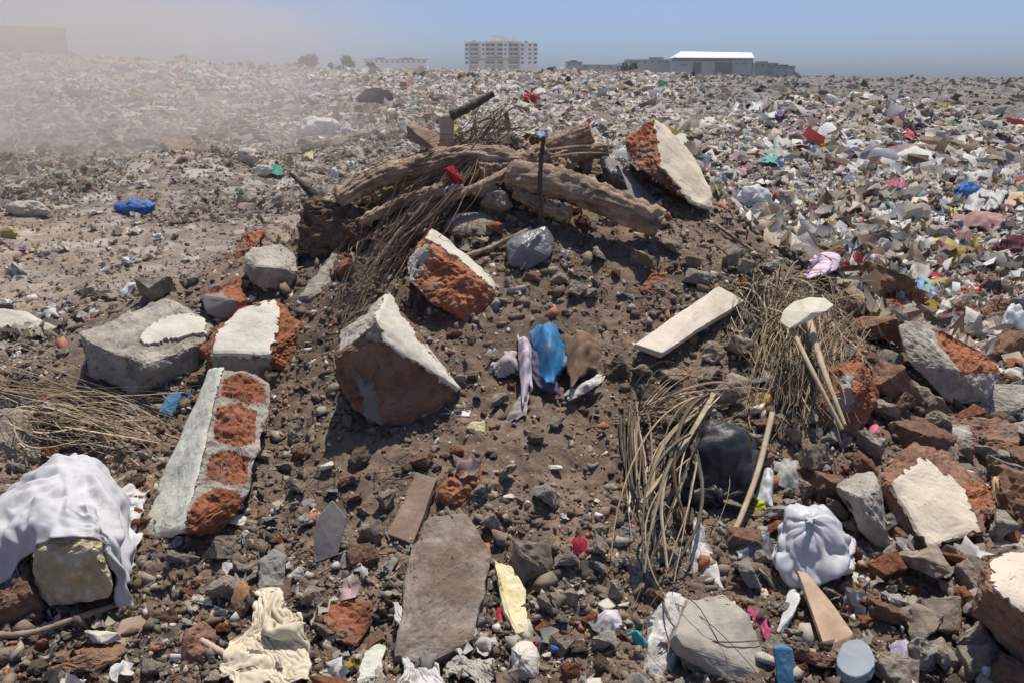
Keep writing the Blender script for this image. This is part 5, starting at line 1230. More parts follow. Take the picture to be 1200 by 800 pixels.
def straw_litter():
    n = 5200
    az = RN.uniform(-.64, .64, n); r = np.exp(RN.uniform(np.log(1.4), np.log(7), n))
    x, y = np.sin(az) * r, np.cos(az) * r
    keep = RN.random(n) < np.clip(.35 + 1.6 * fbm(x * 1.6, y * 1.6, 3, 91), .04, 1)
    x, y, r = x[keep], y[keep], r[keep]
    V, Fc = [], []
    zz = H(x, y)
    for i in range(len(x)):
        L = R.uniform(.03, .14); a = R.uniform(0, 6.3); b = Vector((x[i], y[i], zz[i] + .008))
        d = Vector((math.cos(a), math.sin(a), R.gauss(0, .18))) * L
        k = Vector((R.gauss(0, .1), R.gauss(0, .1), abs(R.gauss(0, .12)))) * L
        tube(V, Fc, [b - d * .5, b + k, b + d * .5], R.uniform(.0007, .0019), 3, cap=False)
    o = mesh_obj('straw', V, Fc, MATS['straw'], loc=(0, 3, 0)); tag(o, kind='stuff')
straw_litter()

# ================================================================== REFUSE FIELD
PAL = {   # name: (albedo, weight)
    'white': ((.74, .72, .69), 30), 'off-white': ((.58, .53, .46), 27), 'beige': ((.42, .35, .27), 17), 'grey': ((.38, .35, .32), 11), 'brown': ((.24, .175, .125), 13),
    'dark': ((.07, .06, .052), 5), 'pale pink': ((.58, .42, .40), 5), 'blue': ((.08, .17, .42), .9), 'light blue': ((.34, .45, .56), 1.3), 'green': ((.08, .30, .18), .8),
    'yellow': ((.58, .46, .10), 1.5), 'red': ((.42, .07, .07), .8), 'purple': ((.16, .10, .25), .6)}
names = list(PAL); palc = np.array([PAL[k][0] for k in names]); palw = np.array([PAL[k][1] for k in names], float); palw /= palw.sum()

def crumple_variants(n, g, crum, elong=(1, .9)):
    out = []
    for i in range(n):
        a = RN.choice([.28, .45, .65, .85, 1.]); vs = []
        ph = RN.uniform(0, 9, 4)
        for j in range(g + 1):
            for k in range(g + 1):
                u, v = k / g - .5, j / g - .5
                u2, v2 = u * (1 + RN.normal(0, .18)), v * a * (1 + RN.normal(0, .18))
                z = crum * (abs(math.sin(u * 5 + ph[0]) * math.cos(v * 4 + ph[1])) + RN.normal(0, .22)) + .25 * crum * math.cos(u * 3) 
                vs.append((u2 + RN.normal(0, .04), v2 + RN.normal(0, .04), z))
        f = [(j * (g + 1) + k, j * (g + 1) + k + 1, (j + 1) * (g + 1) + k + 1, (j + 1) * (g + 1) + k) for j in range(g) for k in range(g)]
        tri = [t for q in f for t in ((q[0], q[1], q[2]), (q[0], q[2], q[3]))]
        out.append((np.array(vs), np.array(tri)))
    return out

def field_mask(x, y):
    r = np.hypot(x, y); az = np.degrees(np.arctan2(x, y))
    leftplain = sstep(-5, -11, az) * (1 - sstep(9, 16, r))
    burnt = sstep(9, 15, az + 3 * fbm(x * .12, y * .12, 3, 41)) * sstep(27, 36, r + 6 * fbm(x * .2, y * .2, 2, 43))
    onmound = np.exp(-np.abs((x - .1) / 1.75) ** 4) * (1 - sstep(5.6, 6.6, y))
    return np.clip(1 - .66 * leftplain - .82 * burnt - onmound, .02, 1)

def litter():
    n = 230000
    az = RN.uniform(-.66, .66, n); r = np.exp(RN.uniform(np.log(4.6), np.log(114), n))
    x, y = np.sin(az) * r, np.cos(az) * r
    keep = RN.random(n) < field_mask(x, y) * np.clip(.8 + .8 * fbm(x * .35, y * .35, 3, 101), .15, 1)
    x, y, r = x[keep], y[keep], r[keep]; n = len(x)
    s = np.clip(np.exp(RN.normal(np.log(.042), .55, n)), .014, .15) * np.clip(.8 + r / 20, .8, 4.2) * (.6 + 1.0 * np.clip(.35 + 1.3 * fbm(x * .8, y * .8, 3, 141), 0, 1.3))
    c = palc[RN.choice(len(palc), n, p=palw)] * RN.uniform(.75, 1.15, (n, 1))
    az = np.degrees(np.arctan2(x, y))
    lp = (az < -4) & (r < 45)
    c = np.where(lp[:, None] & (RN.random(n) < .85)[:, None], c * .4 + np.array([.27, .21, .165]) * .6, c)
    s = np.where((az < -4) & (r < 17), s * .6, s)
    rt = (az > 2) & (r < 26); s = np.where(rt, s * 1.3, s); c = np.where(rt[:, None], np.minimum(c * 1.15, .8), c)
    bz = sstep(9, 15, az + 3 * fbm(x * .12, y * .12, 3, 41)) * sstep(27, 36, r + 6 * fbm(x * .2, y * .2, 2, 43))
    c = c * (1 - .6 * bz[:, None])
    z = H(x, y) + s * .10
    m = 5200; a2 = RN.uniform(-.64, .64, m); r2 = np.exp(RN.uniform(np.log(1.4), np.log(6.0), m))       # small scraps among the rubble
    x2, y2 = np.sin(a2) * r2, np.cos(a2) * r2
    k2 = RN.random(m) < zone_keep(x2, y2, 0) * np.clip(.3 + 1.5 * fbm(x2 * 1.4, y2 * 1.4, 3, 131), .03, 1)
    x2, y2, r2 = x2[k2], y2[k2], r2[k2]; m = len(x2)
    s2 = np.clip(np.exp(RN.normal(np.log(.024), .5, m)), .008, .075)
    c2 = palc[RN.choice(len(palc), m, p=palw)] * RN.uniform(.6, 1.05, (m, 1))
    x, y, r, s, c, z = np.concatenate([x, x2]), np.concatenate([y, y2]), np.concatenate([r, r2]), np.concatenate([s, s2]), np.concatenate([c, c2]), np.concatenate([z, H(x2, y2) + s2 * .35])
    n = len(x)
    near = crumple_variants(12, 4, .46) + rock_variants(2); far = crumple_variants(8, 2, .42)
    which = np.where(r < 16, RN.integers(0, len(near), n), len(near) + RN.integers(0, len(far), n))
    scatter('litter', near + far, np.stack([x, y, z], 1), s, .6, c, MATS['litter'], jit=.03, which=which)
litter()

# named pieces on the field that stand out
def field_bag(label, cat, x0, y0, x1, y1, color, name='plastic_bag', mat='scrap', **k):
    return bag(name, label, cat, (x0 + x1) / 2, (y0 + y1) / 2, x1 - x0, y1 - y0, mat, color=color, rough=.22, depth=.8, **k)
def field_sheet(label, cat, x0, y0, x1, y1, color, name='plastic_sheet', mat='scrap', **k):
    d = (ground((x0 + x1) / 2, (y0 + y1) / 2) - EYE).length
    s = (x1 - x0) * d / F
    return sheet(name, label, cat, [(x0 + R.uniform(0, .3) * (x1 - x0), y0, .02), (x1, y0 + R.uniform(0, .4) * (y1 - y0), .02), (x1 - R.uniform(0, .35) * (x1 - x0), y1, .02), (x0, y1 - R.uniform(0, .4) * (y1 - y0), .02)], n=22, color=color, mat=mat, fold=.10 * s, crumple=.08 * s, bulge=.10 * s, ragged=.07, ffreq=5, **k)
field_bag('bright blue plastic bag on the left dirt plain', 'plastic bag', 140, 235, 177, 253, (.07, .22, .60), ref='the blue bag on the dirt plain')
field_bag('cream plastic bag at the far left of the dirt plain', 'plastic bag', 12, 238, 50, 253, (.66, .58, .48), ref='the cream bag on the dirt plain')
field_bag('small yellowish bag on the dirt plain under the cream bag', 'plastic bag', 2, 268, 18, 280, (.50, .42, .15))
field_bag('large crumpled white bag behind the left shoulder of the heap', 'plastic bag', 349, 140, 397, 166, (.76, .75, .74), ref='the crumpled white bag behind the heap')
field_bag('cream bag lying right of the grey spoil heap', 'plastic bag', 272, 176, 302, 192, (.66, .58, .48))
field_bag('white bag beside a green rag on the left field', 'plastic bag', 298, 194, 317, 206, (.74, .72, .68))
field_sheet('green rag beside a white bag on the left field', 'rag', 314, 196, 332, 211, (.05, .36, .22), ref='the green rag on the left field')
field_sheet('small yellow-white wrapper near the dark branch spike', 'wrapper', 357, 178, 368, 190, (.70, .62, .30))
field_bag('white bottle standing on the field by the dark branch spike', 'bottle', 388, 198, 396, 212, (.8, .78, .75), name='plastic_bottle')
field_bag('small bright red bag on the field behind the crest', 'plastic bag', 613, 110, 631, 121, (.62, .04, .06), ref='the small red bag behind the crest')
field_bag('round white bag right of the cream-faced chunk', 'plastic bag', 867, 220, 898, 244, (.82, .81, .82), ref='the round white bag')
field_bag('small red bag next to the round white bag', 'plastic bag', 906, 225, 918, 239, (.45, .06, .07))
field_bag('tan bag with a yellow edge next to the small red bag', 'plastic bag', 914, 224, 940, 248, (.48, .40, .32))
field_sheet('yellow plastic strip leaning on the tan bag', 'plastic scrap', 932, 224, 950, 248, (.62, .50, .08))
field_sheet('mustard yellow sheet lying below the round white bag', 'plastic scrap', 852, 250, 898, 266, (.46, .32, .08), ref='the mustard yellow sheet')
field_sheet('light blue scrap left of the mustard yellow sheet', 'plastic scrap', 842, 242, 860, 256, (.36, .44, .60))
field_sheet('green plastic sheet crumpled on the right field', 'plastic scrap', 1014, 230, 1060, 254, (.10, .42, .30), ref='the green plastic sheet')
field_sheet('pinkish red scrap just above the green plastic sheet', 'cloth scrap', 1036, 217, 1062, 232, (.50, .12, .18))
field_bag('bright blue bag left of the big grey-white bag', 'plastic bag', 1122, 218, 1148, 240, (.05, .17, .52), ref='the bright blue bag')
field_sheet('big crumpled grey-white bag at the right side of the field', 'plastic bag', 1130, 229, 1182, 258, (.62, .62, .60), name='plastic_bag', ref='the big grey-white bag')
field_sheet('yellow scrap below the bright blue bag', 'plastic scrap', 1103, 244, 1128, 258, (.58, .50, .14))
field_sheet('long dusty pink blanket at the right edge of the field', 'blanket', 1112, 258, 1186, 277, (.42, .25, .23), name='blanket', mat='cloth', ref='the dusty pink blanket')
field_bag('dark maroon cloth bundle at the right edge', 'cloth bundle', 1170, 281, 1206, 306, (.13, .045, .06), name='cloth_bundle', mat='cloth')
field_sheet('long bright red strip on the refuse heap', 'cloth strip', 1040, 140, 1060, 152, (.62, .10, .13), name='cloth_strip', ref='the red strip on the refuse heap')
field_sheet('short red rag hanging below the long red strip', 'rag', 1058, 152, 1072, 168, (.55, .10, .12), name='rag')
field_sheet('royal blue scrap in the middle of the right field', 'plastic scrap', 1014, 180, 1040, 195, (.04, .13, .42), ref='the royal blue scrap')
field_sheet('yellow scrap right below the royal blue scrap', 'plastic scrap', 1026, 190, 1040, 199, (.58, .46, .10))
field_sheet('teal plastic scrap left of the refuse heap', 'plastic scrap', 889, 180, 914, 198, (.12, .48, .38), ref='the teal scrap')
field_sheet('white sheet just above the teal scrap', 'plastic scrap', 880, 166, 908, 182, (.82, .81, .80))
field_sheet('purple scrap on the slope of the refuse heap', 'plastic scrap', 920, 156, 938, 170, (.20, .13, .36))
field_sheet('dark green scrap on the right of the refuse heap', 'plastic scrap', 1106, 147, 1126, 156, (.05, .15, .08))
field_sheet('pale blue-white wrapper pile in the right field', 'plastic scrap', 985, 196, 1014, 214, (.66, .70, .76))
field_sheet('yellow scrap at the foot of the refuse heap', 'plastic scrap', 963, 152, 980, 164, (.70, .62, .25))
field_sheet('dark teal cloth near the top right rubble', 'cloth scrap', 1074, 266, 1096, 280, (.03, .26, .24), mat='cloth')
field_sheet('small crimson rag right of the dark teal cloth', 'rag', 1120, 272, 1138, 288, (.40, .04, .10), name='rag', mat='cloth')
field_sheet('blue scrap between the green sheet and the bright blue bag', 'plastic scrap', 1070, 232, 1082, 246, (.16, .28, .55))
chunk('cardboard_box', 'brown cardboard piece lying at the far right edge', 'cardboard', (1190, 246), [(1176, 240, 0), (1180, 226, .3), (1206, 224, .35), (1206, 244, .0)], back=.12, base='ply', big=.006, bevel=.004, res=.04)
chunk('plastic_sheeting', 'pale dusty sheeting lying flat on the spoil heap at the left', 'sheeting', (225, 186), [(180, 152, (.12,)), (198, 146, (.12,)), (224, 160, (.22,)), (250, 182, (.10,)), (212, 190, (.10,)), (196, 172, (.2,))], back=.05, along='normal', base='board_brown', bevel=.01, big=.06, res=.05, ref='the dusty sheeting on the left')
log('wooden_stick', 'thin stick lying level on the left field', 'stick', [on(252, 240, .05), on(272, 238, .08), on(292, 233, .05)], (1.6, 1.2), mat='bark_dark', sides=6, n=10)
log('wooden_stick', 'curved dry branch standing on the field behind the crest', 'stick', [on(478, 112, .0), on(470, 100, .6), on(462, 90, 1.2)], (1.8, 1.0), mat='bark', sides=6, n=12) if False else None
bag('brush_pile', 'dark dry brush clump on the field left of the crest', 'brush clump', 440, 116, 32, 18, 'husk', rough=.35)

# anonymous scraps near enough to single out
SCR = {'flat': crumple_variants(5, 6, .30), 'ball': None}
smeshes = []
for i, (v, f) in enumerate(crumple_variants(7, 8, .26)):
    me = bpy.data.meshes.new('plastic_scrap'); me.from_pydata(v.tolist(), [], f.tolist()); me.materials.append(MATS['scrap']); me.polygons.foreach_set('use_smooth', [True] * len(me.polygons)); me.update(); smeshes.append(me)
cn = 0; tries = 0
while cn < 235 and tries < 6000:
    tries += 1
    x = R.uniform(-10, 1210); y = 135 + (R.random() ** 1.2) * 255
    g = ground(x, y)
    if float(field_mask(np.array([g.x]), np.array([g.y]))[0]) < R.random() or g.y > 32: continue
    w = R.uniform(7, 18) * (.75 + (y - 130) / 300)
    if any((x - a) ** 2 + (y - b) ** 2 < ((w * .5 + c) * .8) ** 2 for a, b, c in PLACED): continue
    nm = R.choices(names, palw)[0]
    s = w * (g - EYE).length / F
    o = bpy.data.objects.new('plastic_scrap', R.choice(smeshes)); COL.objects.link(o)
    o.scale = (s, s * R.uniform(.7, 1.2), s * R.uniform(.7, 1.2)); o.rotation_euler = (R.gauss(0, .45), R.gauss(0, .45), R.uniform(0, 6.28))
    o.location = (g.x, g.y, g.z + s * .08)
    f = R.uniform(.75, 1.1); cc = PAL[nm][0]; o.color = (cc[0] * f, cc[1] * f, cc[2] * f, 1)
    o['category'] = 'scrap'; o['kind'] = 'thing'; o['group'] = 'scraps strewn over the refuse field'
    AUTO.append((o, w * .8, nm, 'scrap', x, y)); PLACED.append((x, y, w * .5)); cn += 1

# loose refuse bags on the field, each its own: copies of a few crumpled shapes
bsrc = [o for o in COL.objects if o.type == 'MESH' and o.name.startswith('plastic_bag') and o.parent is None and len(o.data.vertices) == 29 * 60][:8]
cn = 0; tries = 0
while cn < 95 and tries < 5000:
    tries += 1
    x = R.uniform(330, 1210) if R.random() < .25 else R.uniform(800, 1215); y = 100 + 205 * R.random() ** 1.1
    g = ground(x, y)
    if float(field_mask(np.array([g.x]), np.array([g.y]))[0]) < .75 or g.y > 45 or g.y < 5.2: continue
    w = min(40, max(9, R.lognormvariate(2.7, .4))) * (.6 + (y - 100) / 220)
    if any((x - a) ** 2 + (y - b_) ** 2 < ((w * .5 + c) * .8) ** 2 for a, b_, c in PLACED): continue
    src = R.choice(bsrc); dx = max(v.co.x for v in src.data.vertices) - min(v.co.x for v in src.data.vertices)
    nm = R.choices(('white', 'off-white', 'grey', 'beige', 'dark', 'pale pink', 'light blue', 'blue', 'yellow'), (34, 26, 12, 10, 6, 4, 3, 2, 2))[0]
    s = w * (g - EYE).length / F / dx
    o = src.copy(); COL.objects.link(o); o.location = (g.x, g.y, g.z - s * dx * .06)
    for q in ('ref', 'label'):
        if q in o.keys(): del o[q]
    o.scale = (s, s * R.uniform(.7, 1.2), s * R.uniform(.7, 1.15)); o.rotation_euler = (R.gauss(0, .25), R.gauss(0, .25), R.uniform(0, 6.28))
    f = R.uniform(.8, 1.05); cc = PAL[nm][0]; o.color = (cc[0] * f, cc[1] * f, cc[2] * f, 1)
    o['category'] = 'plastic bag'; o['group'] = 'plastic bags lying on the refuse field'; o['kind'] = 'thing'
    AUTO.append((o, w * .9, nm, 'plastic bag', x, y)); PLACED.append((x, y, w * .5)); cn += 1
# ================================================================== FAR BUILDINGS
def boxes(name, mat, rects, parent):
    """rects: (px0, py0, px1, py1, Y, depth): upright boxes whose front shows there, in one mesh for one part"""
    V, Fc = [], []
    for (a, b, c, d, Y, dep) in rects:
        p, q = at(a, d, Y), at(c, b, Y); b0 = len(V)
        for yy in (Y, Y + dep):
            V += [(p.x, yy, p.z), (q.x, yy, p.z), (q.x, yy, q.z), (p.x, yy, q.z)]
        Fc += [[b0 + i for i in f] for f in ((3, 2, 1, 0)[::-1], (4, 5, 6, 7)[::-1], (0, 4, 7, 3)[::-1], (1, 2, 6, 5)[::-1], (3, 7, 6, 2)[::-1], (0, 1, 5, 4)[::-1])]
    return mesh_obj(name, V, Fc, MATS[mat], parent=parent)
YB = 450.
b = empty('apartment_block', at(588, 92, YB), 'large cream apartment block with rows of balconies on the skyline', 'building', ref='the apartment block')
boxes('wall', 'wall_cream', [(549.5, 50, 611, 92, YB, 12)], b)
boxes('wall', 'wall_white', [(609.5, 50.5, 630, 92, YB - 3, 14)], b)
boxes('roof', 'wall_white', [(574, 43.6, 598, 50, YB + 2, 8)], b)
boxes('roof', 'wall_cream', [(577, 41.8, 592, 43.6, YB + 3, 6), (592, 45, 605, 50, YB + 1, 8)], b)
boxes('roof', 'wall_white', [(545, 48.8, 612, 50, YB - 1.2, 13)], b)
for x0, x1 in ((551.5, 560), (568.5, 580), (583, 589), (596, 607)):
    boxes('balcony_bay', 'wall_tan', [(x0, 51.5, x1, 90, YB - .6, .6)], b)
for x0, x1 in ((545, 549.5), (563.5, 569), (589, 596)):
    boxes('stair_tower', 'wall_white', [(x0, 50, x1, 68 if x0 > 550 else 92, YB - 1.5, 4)], b)
boxes('podium', 'wall_tan', [(551, 68, 608, 71, YB - 1.2, .5)], b)
wins = []
for fl in range(5):
    y0 = 51.2 + fl * 5.1
    for x0, x1 in ((545.2, 548.6), (552, 555.2), (556, 559.8), (565, 567.6), (570, 573), (575.5, 579.5), (584, 588.6), (591, 593.5), (597, 600), (602, 606.6), (610.6, 613.6), (619.5, 622.2), (625.5, 629)):
        if y0 > 66 and (563 < x0 < 569 or 589 < x0 < 596): continue
        wins.append((x0, y0 + 1.0, x1, y0 + 3.2, YB - (3.3 if x0 > 609 else 1.9 if x0 < 550 or 563 < x0 < 569 or 590 < x0 < 595 else .9), .3))
for x0, x1 in ((554, 557.5), (600, 602.5), (615, 618)): boxes('water_tank', 'wall_dark' if x0 > 610 else 'roof_grey', [(x0, 47.2 if x0 < 610 else 48.6, x1, 50.2, YB + 3, 2.)], b)
for w in wins: boxes('window', 'window_dark', [w], b)
for fl in range(5):
    for x0, x1 in ((551.5, 560), (569, 580), (583, 589), (596, 607)): boxes('balcony', 'wall_cream', [(x0, 54.9 + fl * 5.1, x1, 56.0 + fl * 5.1, YB - 1.2, .55)], b)
YS = 380.
s = empty('warehouse', at(838, 92, YS), 'long low warehouse with a bright white roof on the skyline', 'building', ref='the white-roofed warehouse')
p = [at(792, 67.5, YS), at(884, 68, YS), at(881, 62, YS + 8), at(798, 60.5, YS + 8)]
V = p + [at(792, 67.5, YS + 16) + Vector((0, 0, 0)), at(884, 68, YS + 16)]
zf = p[0].z; V[4] = Vector((p[0].x, YS + 16, zf)); V[5] = Vector((p[1].x, YS + 16, zf))
V2 = [Vector(q) - Vector((0, 0, .35)) for q in V]
mesh_obj('roof', V + V2, [(0, 1, 2, 3), (3, 2, 5, 4), (0, 3, 4), (1, 5, 2), (6, 9, 8, 7), (9, 10, 11, 8), (0, 6, 7, 1)], MATS['roof_white'], parent=s)
boxes('wall', 'wall_dark', [(793, 68.6, 883, 92, YS + .6, 15)], s)
for q in ((786, 72.5, 812, 92, YS - 3, 3), (822, 73.5, 838, 92, YS - 4, 4), (858, 70.5, 882, 92, YS - 2, 2.4)): boxes('wall', 'roof_grey', [q], s)
boxes('canopy', 'roof_grey', [(784, 72, 858, 73, YS - 3.4, 3)], s)
for x0, x1, y0 in ((797, 806, 75.5), (840, 846, 75.5), (849, 855, 75.5), (862, 867, 73.5), (870, 876, 73.5)): boxes('window', 'window_dark', [(x0, y0, x1, y0 + 2, YS - (3.3 if x0 < 810 else 2.3 if x0 > 860 else -.3), .25)], s)
def low_building(label, ref, wall, roof, x0, y0, x1, Y, steps=(), cols=5):
    o = empty('low_building', at((x0 + x1) / 2, 92, Y), label, 'building', 'low buildings on the skyline', ref=ref)
    boxes('wall', wall, [(x0, y0 + .8, x1, 92, Y, 10)], o)
    boxes('roof', roof, [(x0 - .5, y0, x1 + .5, y0 + .8, Y - .6, 11.2)] + [(a, b_, c, y0, Y + 2, 5) for a, b_, c in steps], o)
    for i in range(cols):
        xx = x0 + (x1 - x0) * (i + .3) / cols
        boxes('window', 'window_dark', [(xx, y0 + 2, xx + (x1 - x0) * .35 / cols, y0 + 4, Y - .3, .25)], o)
low_building('long low olive building left of the white-roofed warehouse', None, 'wall_olive', 'roof_grey', 735, 70, 786, 400, ((762, 67.4, 778),), 6)
low_building('small flat-roofed grey shed left of the olive building', None, 'roof_grey', 'wall_dark', 664, 72.5, 682, 420, ((669, 71, 676),), 3)
low_building('very low grey wall-like building between shed and olive building', None, 'wall_olive', 'roof_grey', 680, 76, 737, 430, (), 4)
low_building('stepped grey building right of the white-roofed warehouse', None, 'wall_olive', 'roof_grey', 884, 74, 912, 400, ((888, 72, 900),), 4)
low_building('lowest grey building at the right end of the skyline row', None, 'roof_grey', 'wall_dark', 910, 77.5, 932, 390, ((914, 76, 924),), 3)
low_building('dark block-shaped building rising at the far left skyline', 'the dark building at the far left', 'wall_dark', 'wall_dark', -30, 31, 51, 210, (), 6)
low_building('pale low apartment row left of the apartment block', None, 'wall_cream', 'roof_grey', 426, 69.5, 500, 480, ((440, 67.6, 450), (470, 67.8, 484)), 12)

# ================================================================== TREES ON THE SKYLINE
def tree(px, ptop, w, Y, label, group='trees on the skyline', nleaf=900, low=.1):
    base = at(px, 92, Y); top = at(px, ptop, Y); gz = h(base.x, Y)
    rw = w * .5 * Y / F
    o = empty('tree', (base.x, Y, gz), label, 'tree', group)
    hh = top.z - gz
    V, Fc = [], []
    tube(V, Fc, smoothline([Vector((base.x, Y, gz - .3)), Vector((base.x + R.gauss(0, .15), Y, gz + hh * .35)), Vector((base.x + R.gauss(0, .3), Y, gz + hh * .7))], 8), [.22 - .02 * i for i in range(8)], 7)
    for k in range(5):
        a = R.uniform(0, 6.28); z0 = gz + hh * R.uniform(.3, .5)
        tube(V, Fc, [Vector((base.x, Y, z0)), Vector((base.x + math.cos(a) * rw * .5, Y + math.sin(a) * rw * .5, z0 + hh * .25))], [.09, .03], 5)
    mesh_obj('trunk', V, Fc, MATS['trunk'], parent=o)
    cl = [(Vector((R.uniform(-.75, .75) * rw, R.uniform(-.75, .75) * rw, R.uniform(.42 + low * 0, .86) * hh)), R.uniform(.28, .5) * min(rw, hh)) for _ in range(9)]
    cl.append((Vector((0, 0, hh * .84)), .28 * min(rw, hh)))
    V, Fc = [], []
    for i in range(nleaf):
        c, r = R.choice(cl); d = Vector((R.gauss(0, 1), R.gauss(0, 1), R.gauss(0, 1))).normalized() * r * R.random() ** .4
        q = Vector((base.x, Y, gz)) + c + d
        s = R.uniform(.16, .38); a = Vector((R.gauss(0, 1), R.gauss(0, 1), R.gauss(0, 1))).normalized(); b2 = a.cross(Vector((R.gauss(0, 1), R.gauss(0, 1), R.gauss(0, 1)))).normalized()
        k = len(V); V += [q - a * s, q + b2 * s * .6, q + a * s, q - b2 * s * .6]; Fc.append((k, k + 1, k + 2, k + 3))
    mesh_obj('crown', V, Fc, MATS['leaf_green'], parent=o)
tree(408, 60, 30, 150, 'tallest round green tree on the left half of the skyline')
tree(356, 61, 38, 155, 'wide pale green tree left of the tallest round tree')
tree(388, 68, 18, 150, 'small tree between the wide pale tree and the tallest round tree')
tree(437, 69, 20, 160, 'small dark tree just right of the tallest round tree')
tree(20, 50, 70, 140, 'broad dusty tree under the dark building at the far left')
tree(66, 56, 46, 142, 'dusty tree at the right corner of the dark building at the far left')
tree(215, 60, 60, 150, 'long dusty tree clump at the left of the skyline, behind the dust')
tree(645, 74, 20, 150, 'low shrub-like tree right of the apartment block')
tree(742, 70, 40, 155, 'low spreading tree in front of the olive building')

# ================================================================== DUST CLOUD
def dust(name, c, half, dens, nscale=2.8, thr=(.44, .64), pw=1.3):
    bm = bmesh.new(); bmesh.ops.create_icosphere(bm, subdivisions=3, radius=1.0)
    me = bpy.data.meshes.new(name); bm.to_mesh(me); bm.free()
    o = bpy.data.objects.new(name, me); COL.objects.link(o); o.location = c; o.scale = half
    m = bpy.data.materials.new(name); m.use_nodes = True; nt = m.node_tree; N, L = nt.nodes, nt.links; N.clear()
    out = N.new('ShaderNodeOutputMaterial'); v = N.new('ShaderNodeVolumePrincipled')
    v.inputs['Color'].default_value = (.87, .79, .72, 1); v.inputs['Anisotropy'].default_value = .25
    tc = N.new('ShaderNodeTexCoord'); ln = N.new('ShaderNodeVectorMath'); ln.operation = 'LENGTH'; L.new(tc.outputs['Object'], ln.inputs[0])
    mr = N.new('ShaderNodeMapRange'); mr.interpolation_type = 'SMOOTHERSTEP'; mr.inputs[1].default_value = 1.; mr.inputs[2].default_value = .0; L.new(ln.outputs['Value'], mr.inputs[0])
    nz = N.new('ShaderNodeTexNoise'); nz.inputs['Scale'].default_value = nscale; nz.inputs['Detail'].default_value = 3.; nz.inputs['Distortion'].default_value = .6; L.new(tc.outputs['Object'], nz.inputs['Vector'])
    m2 = N.new('ShaderNodeMapRange'); m2.inputs[1].default_value = thr[0]; m2.inputs[2].default_value = thr[1]; m2.inputs[3].default_value = .15; L.new(nz.outputs['Fac'], m2.inputs[0])
    mu = N.new('ShaderNodeMath'); mu.operation = 'MULTIPLY'; L.new(mr.outputs[0], mu.inputs[0]); L.new(m2.outputs[0], mu.inputs[1])
    mu2 = N.new('ShaderNodeMath'); mu2.operation = 'MULTIPLY'; mu2.inputs[1].default_value = dens; L.new(mu.outputs[0], mu2.inputs[0])
    L.new(mu2.outputs[0], v.inputs['Density']); L.new(v.outputs[0], out.inputs['Volume'])
    m.cycles.volume_step_rate = 4.0 if hasattr(m.cycles, 'volume_step_rate') else 1
    me.materials.append(m); tag(o, kind='stuff')
    return o
dust('dust', (-9.6, 16.5, 1.6), (10.5, 10.5, 4.7), .40)

# ================================================================== HAZE
if HAZE:
    x0, x1, y0, y1, z0, z1 = -420, 420, -12, 520, -6, 45
    V = [(x, y, z) for z in (z0, z1) for y in (y0, y1) for x in (x0, x1)]
    hz = mesh_obj('haze', V, [(0, 2, 3, 1), (4, 5, 7, 6), (0, 1, 5, 4), (2, 6, 7, 3), (0, 4, 6, 2), (1, 3, 7, 5)], [], loc=(0, 0, 0))
    m = bpy.data.materials.new('haze'); m.use_nodes = True; nt = m.node_tree; nt.nodes.clear()
    out = nt.nodes.new('ShaderNodeOutputMaterial'); v = nt.nodes.new('ShaderNodeVolumePrincipled')
    v.inputs['Color'].default_value = (.72, .80, .92, 1); v.inputs['Density'].default_value = HAZE
    nt.links.new(v.outputs[0], out.inputs['Volume']); hz.data.materials.append(m)
    hz.display_type = 'WIRE'; tag(hz, kind='stuff')

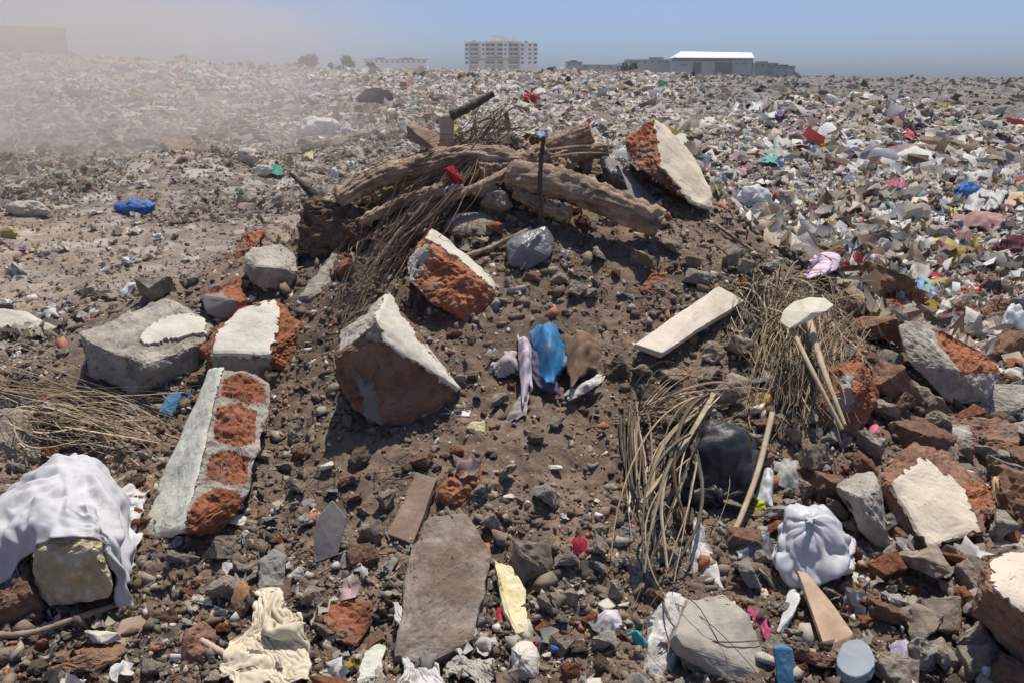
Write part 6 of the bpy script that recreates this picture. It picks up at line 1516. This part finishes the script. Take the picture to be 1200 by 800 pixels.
# ================================================================== LABELS FOR THE SCATTERED PIECES
def auto_labels():
    used = set()
    for o in COL.objects:
        if 'label' in o.keys() and o.parent is None: used.add(o['label'])
    lms = [(p, x, y) for p, x, y in LM if -40 < x < 1240 and -10 < y < 830]
    order = sorted(range(len(AUTO)), key=lambda i: -AUTO[i][1])
    size_word = lambda w: 'large' if w > 40 else 'fist-sized' if w > 26 else 'small' if w > 16 else 'tiny'
    def rel(x, y, lx, ly):
        dx, dy = x - lx, (y - ly) * 1.1
        a = math.degrees(math.atan2(-dy, dx)) % 360
        return ['right of', 'up and right of', 'above', 'up and left of', 'left of', 'down and left of', 'below', 'down and right of'][int((a + 22.5) // 45) % 8]
    nun = 0
    for i in order:
        o, w, colr, noun, x, y = AUTO[i]
        if o.type == 'MESH' and noun == 'shard' and colr.startswith('flat'): pass
        base = f"{size_word(w)} {colr} {noun}"
        near = sorted(lms, key=lambda q: (q[1] - x) ** 2 + (q[2] - y) ** 2)[:7]
        cands = []
        for p, lx, ly in near[:2]:
            cands.append(f"{base} {'just ' if math.hypot(x - lx, y - ly) < 90 else ''}{rel(x, y, lx, ly)} {p}")
        for a in range(len(near)):
            for b in range(a + 1, len(near)):
                (p, ax, ay), (q, bx, by) = near[a], near[b]
                t = ((x - ax) * (bx - ax) + (y - ay) * (by - ay)) / max(1, (bx - ax) ** 2 + (by - ay) ** 2)
                d = abs((x - ax) * (by - ay) - (y - ay) * (bx - ax)) / max(1, math.hypot(bx - ax, by - ay))
                if .15 < t < .85 and d < 45: cands.append(f"{base} between {p} and {q}")
        for a in range(min(5, len(near))):
            for b in range(5):
                if a != b and b < len(near): cands.append(f"{base} {rel(x, y, *near[a][1:])} {near[a][0]}, {rel(x, y, *near[b][1:])} {near[b][0]}")
        cands = [c for c in cands if len(c.split()) <= 16]
        for c in cands:
            if c not in used: break
        else:
            nun += 1; c = 'smaller ' + cands[0].split(' ', 1)[1]
        used.add(c); o['label'] = c
    print('AUTO', len(AUTO), 'not unique', nun)
auto_labels()

# ================================================================== CAMERA, SUN, SKY
cam = bpy.data.cameras.new('camera'); co = bpy.data.objects.new('camera', cam); COL.objects.link(co)
co.location = EYE; co.rotation_euler = (math.pi / 2 - P, 0, 0)
cam.sensor_width = 36; cam.lens = 36 * F / 1200; cam.clip_start = .05; cam.clip_end = 9000
SC.camera = co
sv = Vector(SUNV).normalized()
sl = bpy.data.lights.new('sun', 'SUN'); so = bpy.data.objects.new('sun', sl); COL.objects.link(so)
sl.energy = SUNE; sl.angle = math.radians(.5); sl.color = (1, .94, .85); so.rotation_euler = sv.to_track_quat('Z', 'Y').to_euler(); so.location = (0, 0, 30)
w = bpy.data.worlds.new('World'); SC.world = w; w.use_nodes = True
nt = w.node_tree; bg = nt.nodes['Background']; sky = nt.nodes.new('ShaderNodeTexSky'); sky.sky_type = 'NISHITA'; sky.sun_disc = False
sky.sun_elevation = math.asin(sv.z); sky.sun_rotation = math.atan2(sv.x, sv.y)
sky.altitude = SKYALT; sky.air_density = SKYA; sky.dust_density = SKYD; sky.ozone_density = SKYO
nt.links.new(sky.outputs[0], bg.inputs[0]); bg.inputs[1].default_value = SKYS
SC.view_settings.view_transform = 'Standard'; SC.view_settings.look = 'None'; SC.view_settings.gamma = 1; SC.view_settings.exposure = EXPO
SC.cycles.use_denoising = True
SC.cycles.volume_step_rate = 1.0; SC.cycles.volume_max_steps = 256
SC.cycles.max_bounces = 6; SC.cycles.volume_bounces = 1; SC.cycles.transparent_max_bounces = 8
